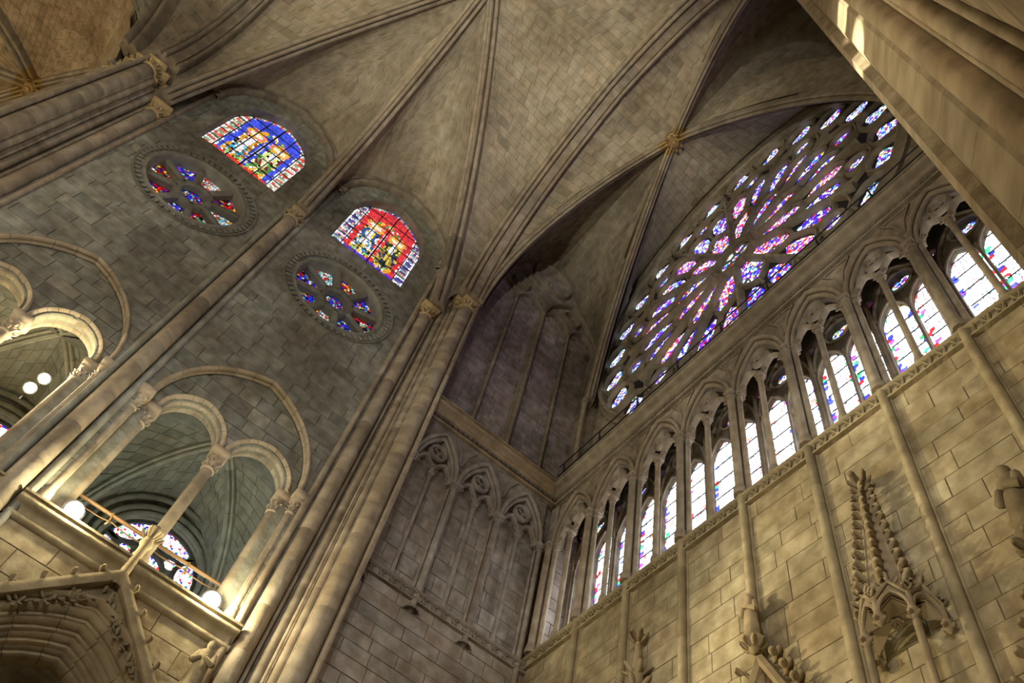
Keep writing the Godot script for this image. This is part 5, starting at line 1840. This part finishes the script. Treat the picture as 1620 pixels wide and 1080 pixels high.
# ---------------------------------------------------------------- sculpture on the rose wall
func canopy(u: float, top: float, bottom: float):
	var o := thing("niche_canopy", Vector3(-0.4, bottom, u), "tall crocketed stone niche canopy with a ribbed underside, on the rose wall", "canopy")
	var tone := Color(0.40, 0.325, 0.215)
	var roof := bottom + 0.42
	# half-octagon plan
	var plan := []
	for k in 5:
		var a := PI * k / 4.0
		plan.append(Vector3(-0.10 - 0.62 * sin(a), 0, u - 0.52 * cos(a)))
	var key := Vector3(-0.34, bottom + 0.2, u)
	var g := G.new()
	g.col = tone * 1.15
	for k in 4:                                 # vaulted underside
		var a: Vector3 = plan[k] + Vector3.UP * bottom
		var b: Vector3 = plan[k + 1] + Vector3.UP * bottom
		var m := (a + b) / 2 + Vector3.UP * 0.2
		for q in [[a, m], [m, b]]:
			var nn: Vector3 = ((q[0] - key).cross(q[1] - key)).normalized()
			if nn.y > 0:
				nn = -nn
			g.tri(q[0], q[1], key, nn, nn, nn)
			g.tri(q[0] + Vector3.UP * 0.05, q[1] + Vector3.UP * 0.05, key + Vector3.UP * 0.05, -nn, -nn, -nn)
	put(o, "vaulted_underside", g.mesh(), M.stone)
	for k in 5:
		g = G.new()
		g.col = tone
		var a: Vector3 = plan[k] + Vector3.UP * bottom
		tube3(g, [a, a.lerp(key, 0.45) + Vector3.UP * 0.06, key], 0.022, 6)
		put(o, "rib", g.mesh(), M.stone)
	g = G.new()
	g.col = tone
	for k in 6:
		var a := TAU * k / 6
		blob(g, key + Vector3.DOWN * 0.02, Vector3(cos(a), -0.3, sin(a)), Vector3.DOWN, 0.09, 0.4)
	put(o, "key_boss", g.mesh(), M.stone)
	for k in 4:                                 # gablets
		var a: Vector3 = plan[k]
		var b: Vector3 = plan[k + 1]
		var pl := Pl.new(Vector3(a.x, 0, a.z), b - a)
		if pl.N.dot((a + b) / 2 - Vector3(0, 0, u)) < 0:
			pl.N = -pl.N
		var w := a.distance_to(b)
		g = G.new()
		g.col = tone
		var ar := arch(w / 2, bottom + 0.0, w * 0.46, 0.31, 7, 0.05)
		for q in cut(PackedVector2Array([Vector2(0, bottom - 0.02), Vector2(w, bottom - 0.02), Vector2(w, bottom + 0.2), Vector2(w / 2, bottom + 0.44), Vector2(0, bottom + 0.2)]), PackedVector2Array(), [ar]):
			extrude(g, pl, q, -0.06, 0.0)
		sweep(g, pl, arch(w / 2, bottom + 0.0, w * 0.47, 0.32, 7), roll(0.028, 0, 0, 6), 0.02)
		for s in [-1, 1]:
			bar(g, pl, Vector2(w / 2 + s * w * 0.52, bottom + 0.22), Vector2(w / 2, bottom + 0.49), roll(0.028, 0, 0, 6), 0.02)
			for i in 3:
				blob(g, pl.at(Vector2(w / 2 + s * w * 0.5 * (1.0 - i / 3.0), bottom + 0.26 + 0.08 * i), 0.03), pl.U * float(s) + pl.V * 0.6, pl.V, 0.085, 0.45)
		blob(g, pl.at(Vector2(w / 2, bottom + 0.47), 0.02), pl.V, pl.N, 0.12, 0.4)
		put(o, "gablet", g.mesh(), M.stone)
	for k in [0, 1, 2, 3, 4]:                   # pendant corner heads
		g = G.new()
		g.col = tone
		var a: Vector3 = plan[k] + Vector3.UP * (bottom - 0.02)
		lathe(g, a - Vector3.UP * 0.2, V2([0.0, 0.0, 0.04, 0.04, 0.07, 0.1, 0.08, 0.17, 0.05, 0.23, 0.045, 0.42, 0.0, 0.6]), 8)
		for i in 4:
			var q := TAU * i / 4
			blob(g, a - Vector3.UP * 0.1, Vector3(cos(q), -0.3, sin(q)), Vector3.UP, 0.1, 0.45)
		put(o, "corner_pendant", g.mesh(), M.stone)
	g = G.new()
	g.col = tone
	var apex := Vector3(-0.26, top, u + 0.0)
	var low := []
	for k in 8:
		var a := TAU * (k + 0.5) / 8
		low.append(Vector3(-0.30 - 0.34 * sin(a), roof, u + 0.34 * cos(a)))
	for k in 8:
		var a: Vector3 = low[k]
		var b: Vector3 = low[(k + 1) % 8]
		var nn := (b - a).cross(apex - a).normalized()
		if nn.dot(a - Vector3(-0.3, roof, u)) < 0:
			nn = -nn
		g.tri(a, b, apex, nn, nn, nn)
		g.tri(a, b, Vector3(-0.3, roof, u), Vector3.DOWN, Vector3.DOWN, Vector3.DOWN)
	put(o, "spire", g.mesh(), M.stone)
	for k in 8:
		var a: Vector3 = low[k]
		if a.x > -0.2:
			continue
		g = G.new()
		g.col = tone
		tube3(g, [a, apex], 0.022, 6)
		put(o, "spire_edge", g.mesh(), M.stone)
		for i in 11:
			var p := a.lerp(apex, (i + 0.4) / 11.6)
			var out := (p - Vector3(-0.28, p.y, u)).normalized()
			g = G.new()
			g.col = shade(tone, 0.08)
			blob(g, p, out + Vector3.UP * 0.2, Vector3.UP, 0.18 - 0.004 * i, 0.42)
			blob(g, p + out * 0.07, out * 0.6 - Vector3.UP * 0.6, out, 0.09, 0.4)
			put(o, "crocket", g.mesh(), M.stone)
	finial(o, apex - Vector3.UP * 0.12, 0.24, tone)
	for s in [-1, 1]:
		var t := thing("niche_shaft", Vector3(-0.52, 6.5, u + s * 0.40), "thin round shaft under the %s front corner of the niche canopy" % ["corner-side" if s < 0 else "near-pier-side"], "shaft")
		shaft(t, Vector2(-0.53, u + s * 0.37), 6.5, bottom - 0.2, 0.05, tone, 1.4, "shaft", 10)

func finial(o: Node, p: Vector3, size: float, tone: Color):
	var g := G.new()
	g.col = tone
	for k in 6:
		var a := TAU * k / 6
		blob(g, p, Vector3(cos(a) * 0.9, 0.5, sin(a) * 0.9), Vector3.UP, size * 0.9, 0.3)
	blob(g, p, Vector3.UP, Vector3.RIGHT, size * 1.4, 0.26)
	lathe(g, p - Vector3.UP * size * 0.6, V2([0.05, 0.0, 0.08, size * 0.25, 0.04, size * 0.5, 0.06, size * 0.8]), 8)
	put(o, "finial", g.mesh(), M.stone)

func sculpture():
	canopy(9.84, 13.0, 9.95)
	var tone := Color(0.46, 0.37, 0.23)
	# leafy pinnacle between the second and third shafts
	var o := thing("pinnacle", Vector3(-0.2, 11.0, 4.6), "leafy pinnacle with a flared finial between two thin wall shafts", "pinnacle")
	var g := G.new()
	g.col = tone
	lathe(g, Vector3(-0.18, 10.6, 4.6), V2([0.3, 0.0, 0.24, 0.6, 0.16, 1.2, 0.11, 1.75, 0.07, 2.2, 0.05, 2.4]), 8)
	put(o, "spirelet", g.mesh(), M.stone)
	for j in 5:
		for k in 6:
			var a := TAU * (k + 0.5 * (j % 2)) / 6
			var r := 0.26 - 0.045 * j
			g = G.new()
			g.col = shade(tone, 0.08)
			blob(g, Vector3(-0.18 + r * cos(a), 10.75 + 0.36 * j, 4.6 + r * sin(a)), Vector3(cos(a) * 0.7, 0.8, sin(a) * 0.7), Vector3(cos(a), 0.2, sin(a)), 0.26 - 0.02 * j, 0.36)
			put(o, "leaf", g.mesh(), M.stone)
	finial(o, Vector3(-0.18, 12.95, 4.6), 0.24, tone * 0.9)
	# figure on the gable tip over the fourth shaft
	statue(Vector3(-0.26, 11.28, 7.40), 0.98, Vector3(-1, 0, 0), "pale robed figure on a leaf bracket at the foot of a thin wall shaft", tone * 1.08)
	wall_gable(7.42, 11.0, "small crocketed gable under the pale robed figure on the rose wall", tone)
	statue(Vector3(-0.34, 10.1, 11.86), 1.35, Vector3(-1, 0, -0.4), "dark robed figure at the right edge of the rose wall", tone * 0.62)
	wall_gable(11.95, 9.95, "crocketed gable under the dark robed figure at the right edge", tone * 0.7)

func wall_gable(u: float, top: float, label: String, tone: Color):
	var o := thing("arch_gable", Vector3(-0.1, top - 3.0, u), label, "gable")
	for s in [-1, 1]:
		var p := PackedVector2Array([Vector2(u, top), Vector2(u + s * 1.35, top - 2.6)])
		var g := G.new()
		g.col = tone
		sweep(g, PW, p, V2([-0.07, -0.02, 0.07, -0.02, 0.07, 0.2, 0.0, 0.25, -0.07, 0.2]), 0.0)
		put(o, "rake", g.mesh(), M.stone)
		for k in 8:
			var c: Vector2 = p[0].lerp(p[1], (k + 0.8) / 8.4) + Vector2(s * 0.09, 0.04)
			g = G.new()
			g.col = shade(tone, 0.1)
			blob(g, PW.at(c, 0.14), PW.U * (s * 0.8) + PW.V * 0.5, Vector3.UP, 0.22, 0.42)
			blob(g, PW.at(c + Vector2(s * 0.1, 0.06), 0.2), Vector3(-0.8, -0.2, 0) + PW.U * (s * 0.3), Vector3.UP, 0.16, 0.45)
			put(o, "crocket", g.mesh(), M.stone)

# ---------------------------------------------------------------- shell
func shell():
	var list := [
		["floor", Vector3(-62, -0.3, -18), Vector3(8, 0, 27), "pale stone church floor, out of view below"],
		["ceiling", Vector3(-62, 39, -18), Vector3(8, 39.4, 27), "roof above the vaults, out of view"],
		["wall_north", Vector3(-62.4, 0, -18), Vector3(-62, 39, 27), "far end wall of the opposite arm, out of view"],
		["wall_outer", Vector3(-62, 0, -18.4), Vector3(8, 39, -18), "outer wall behind the side galleries, out of view"],
		["wall_outer", Vector3(-62, 0, 27), Vector3(8, 39, 27.4), "outer wall behind the viewpoint, out of view"],
		["wall_outer", Vector3(8, 0, -18), Vector3(8.4, 39, 27), "outer wall behind the rose, out of view"],
		["wall_east", Vector3(-5.0, 0, 14.95), Vector3(1.5, 35, 15.5), "wall of the bay hidden behind the nearest pier"],
		["wall_east", Vector3(-16.0, 11.5, 15.0), Vector3(-5.9, 32, 15.5), "wall above the viewpoint, out of view"],
		["wall_east", Vector3(-11.5, 0, 14.35), Vector3(-10.4, 35, 15.2), "opposite middle pier, out of view"],
		["wall_west", Vector3(-18.15, 26.2, -0.9), Vector3(-16.9, 29.0, -0.12), "core of the crossing pier, above its capitals"],
		["wall_west", Vector3(-5.95, 0, -0.62), Vector3(0.5, 35, -0.42), "backing of the blind bay, hidden"],
		["wall_south", Vector3(1.2, 0, -0.5), Vector3(1.5, 36, 15.5), "outer skin of the rose wall, hidden"],
	]
	for e in list:
		var o := thing(e[0], (e[1] + e[2]) / 2, e[3], "floor" if e[0] == "floor" else "wall", "", "structure")
		var g := G.new()
		g.col = LIME * 0.8
		g.box(e[1], e[2])
		put(o, "masonry", g.mesh(), M.stone)

func _ready():
	rng.seed = 20
	lights()
	materials()
	far_lights()
	shell()
	rose_wall()
	rose()
	blind_bay()
	for k in 2:
		bay(-13.4 if k == 0 else -8.4, k)
	piers()
	vaults()
	sculpture()
	var f: Node3D = floodlight(Vector3(-9.84, 12.25, 0.03), Vector3(0.25, -0.25, 0.9), 6.5, "glaring floodlight on the sill beside the middle shaft, second bay", true, AMBER)
	beam(f, Vector3(0, 9.8, 16.0), 38.0, 32.0, AMBER)
	f = floodlight(Vector3(-6.84, 12.22, 0.03), Vector3(-0.1, -0.25, 0.95), 6.5, "glaring floodlight on the sill beside the clustered pier", true, AMBER)
	beam(f, Vector3(0, 9.8, 15.0), 95.0, 32.0, AMBER)
	floodlight(Vector3(-12.30, 14.84, -0.9), Vector3(0.1, -0.3, 0.9), 4.0, "lower of two floodlights behind the jamb of the first bay", true, AMBER, 0.66)
	floodlight(Vector3(-12.26, 15.26, -0.9), Vector3(0.1, -0.3, 0.9), 4.0, "upper of two floodlights behind the jamb of the first bay", true, AMBER, 0.66)
	floodlight(Vector3(-14.8, 12.25, 0.0), Vector3(0.2, -0.25, 0.9), 8.0, "floodlight on the sill of the first bay, nearer the crossing pier", true, AMBER)
	f = floodlight(Vector3(-16.4, 12.3, 1.2), Vector3(0.9, 0.1, 0.4), 1.0, "added lamp at the crossing pier for the light patches on the nearest pier", true, AMBER)  # added lamp, its beams stand in for window light on the nearest pier
	beam(f, Vector3(-5.2, 14.3, 14.62), 1500.0, 1.3, Color(1.0, 0.98, 0.86), 0.05, 0.5)
	beam(f, Vector3(-5.2, 13.05, 14.26), 1500.0, 1.5, Color(1.0, 0.98, 0.86), 0.05, 0.5)
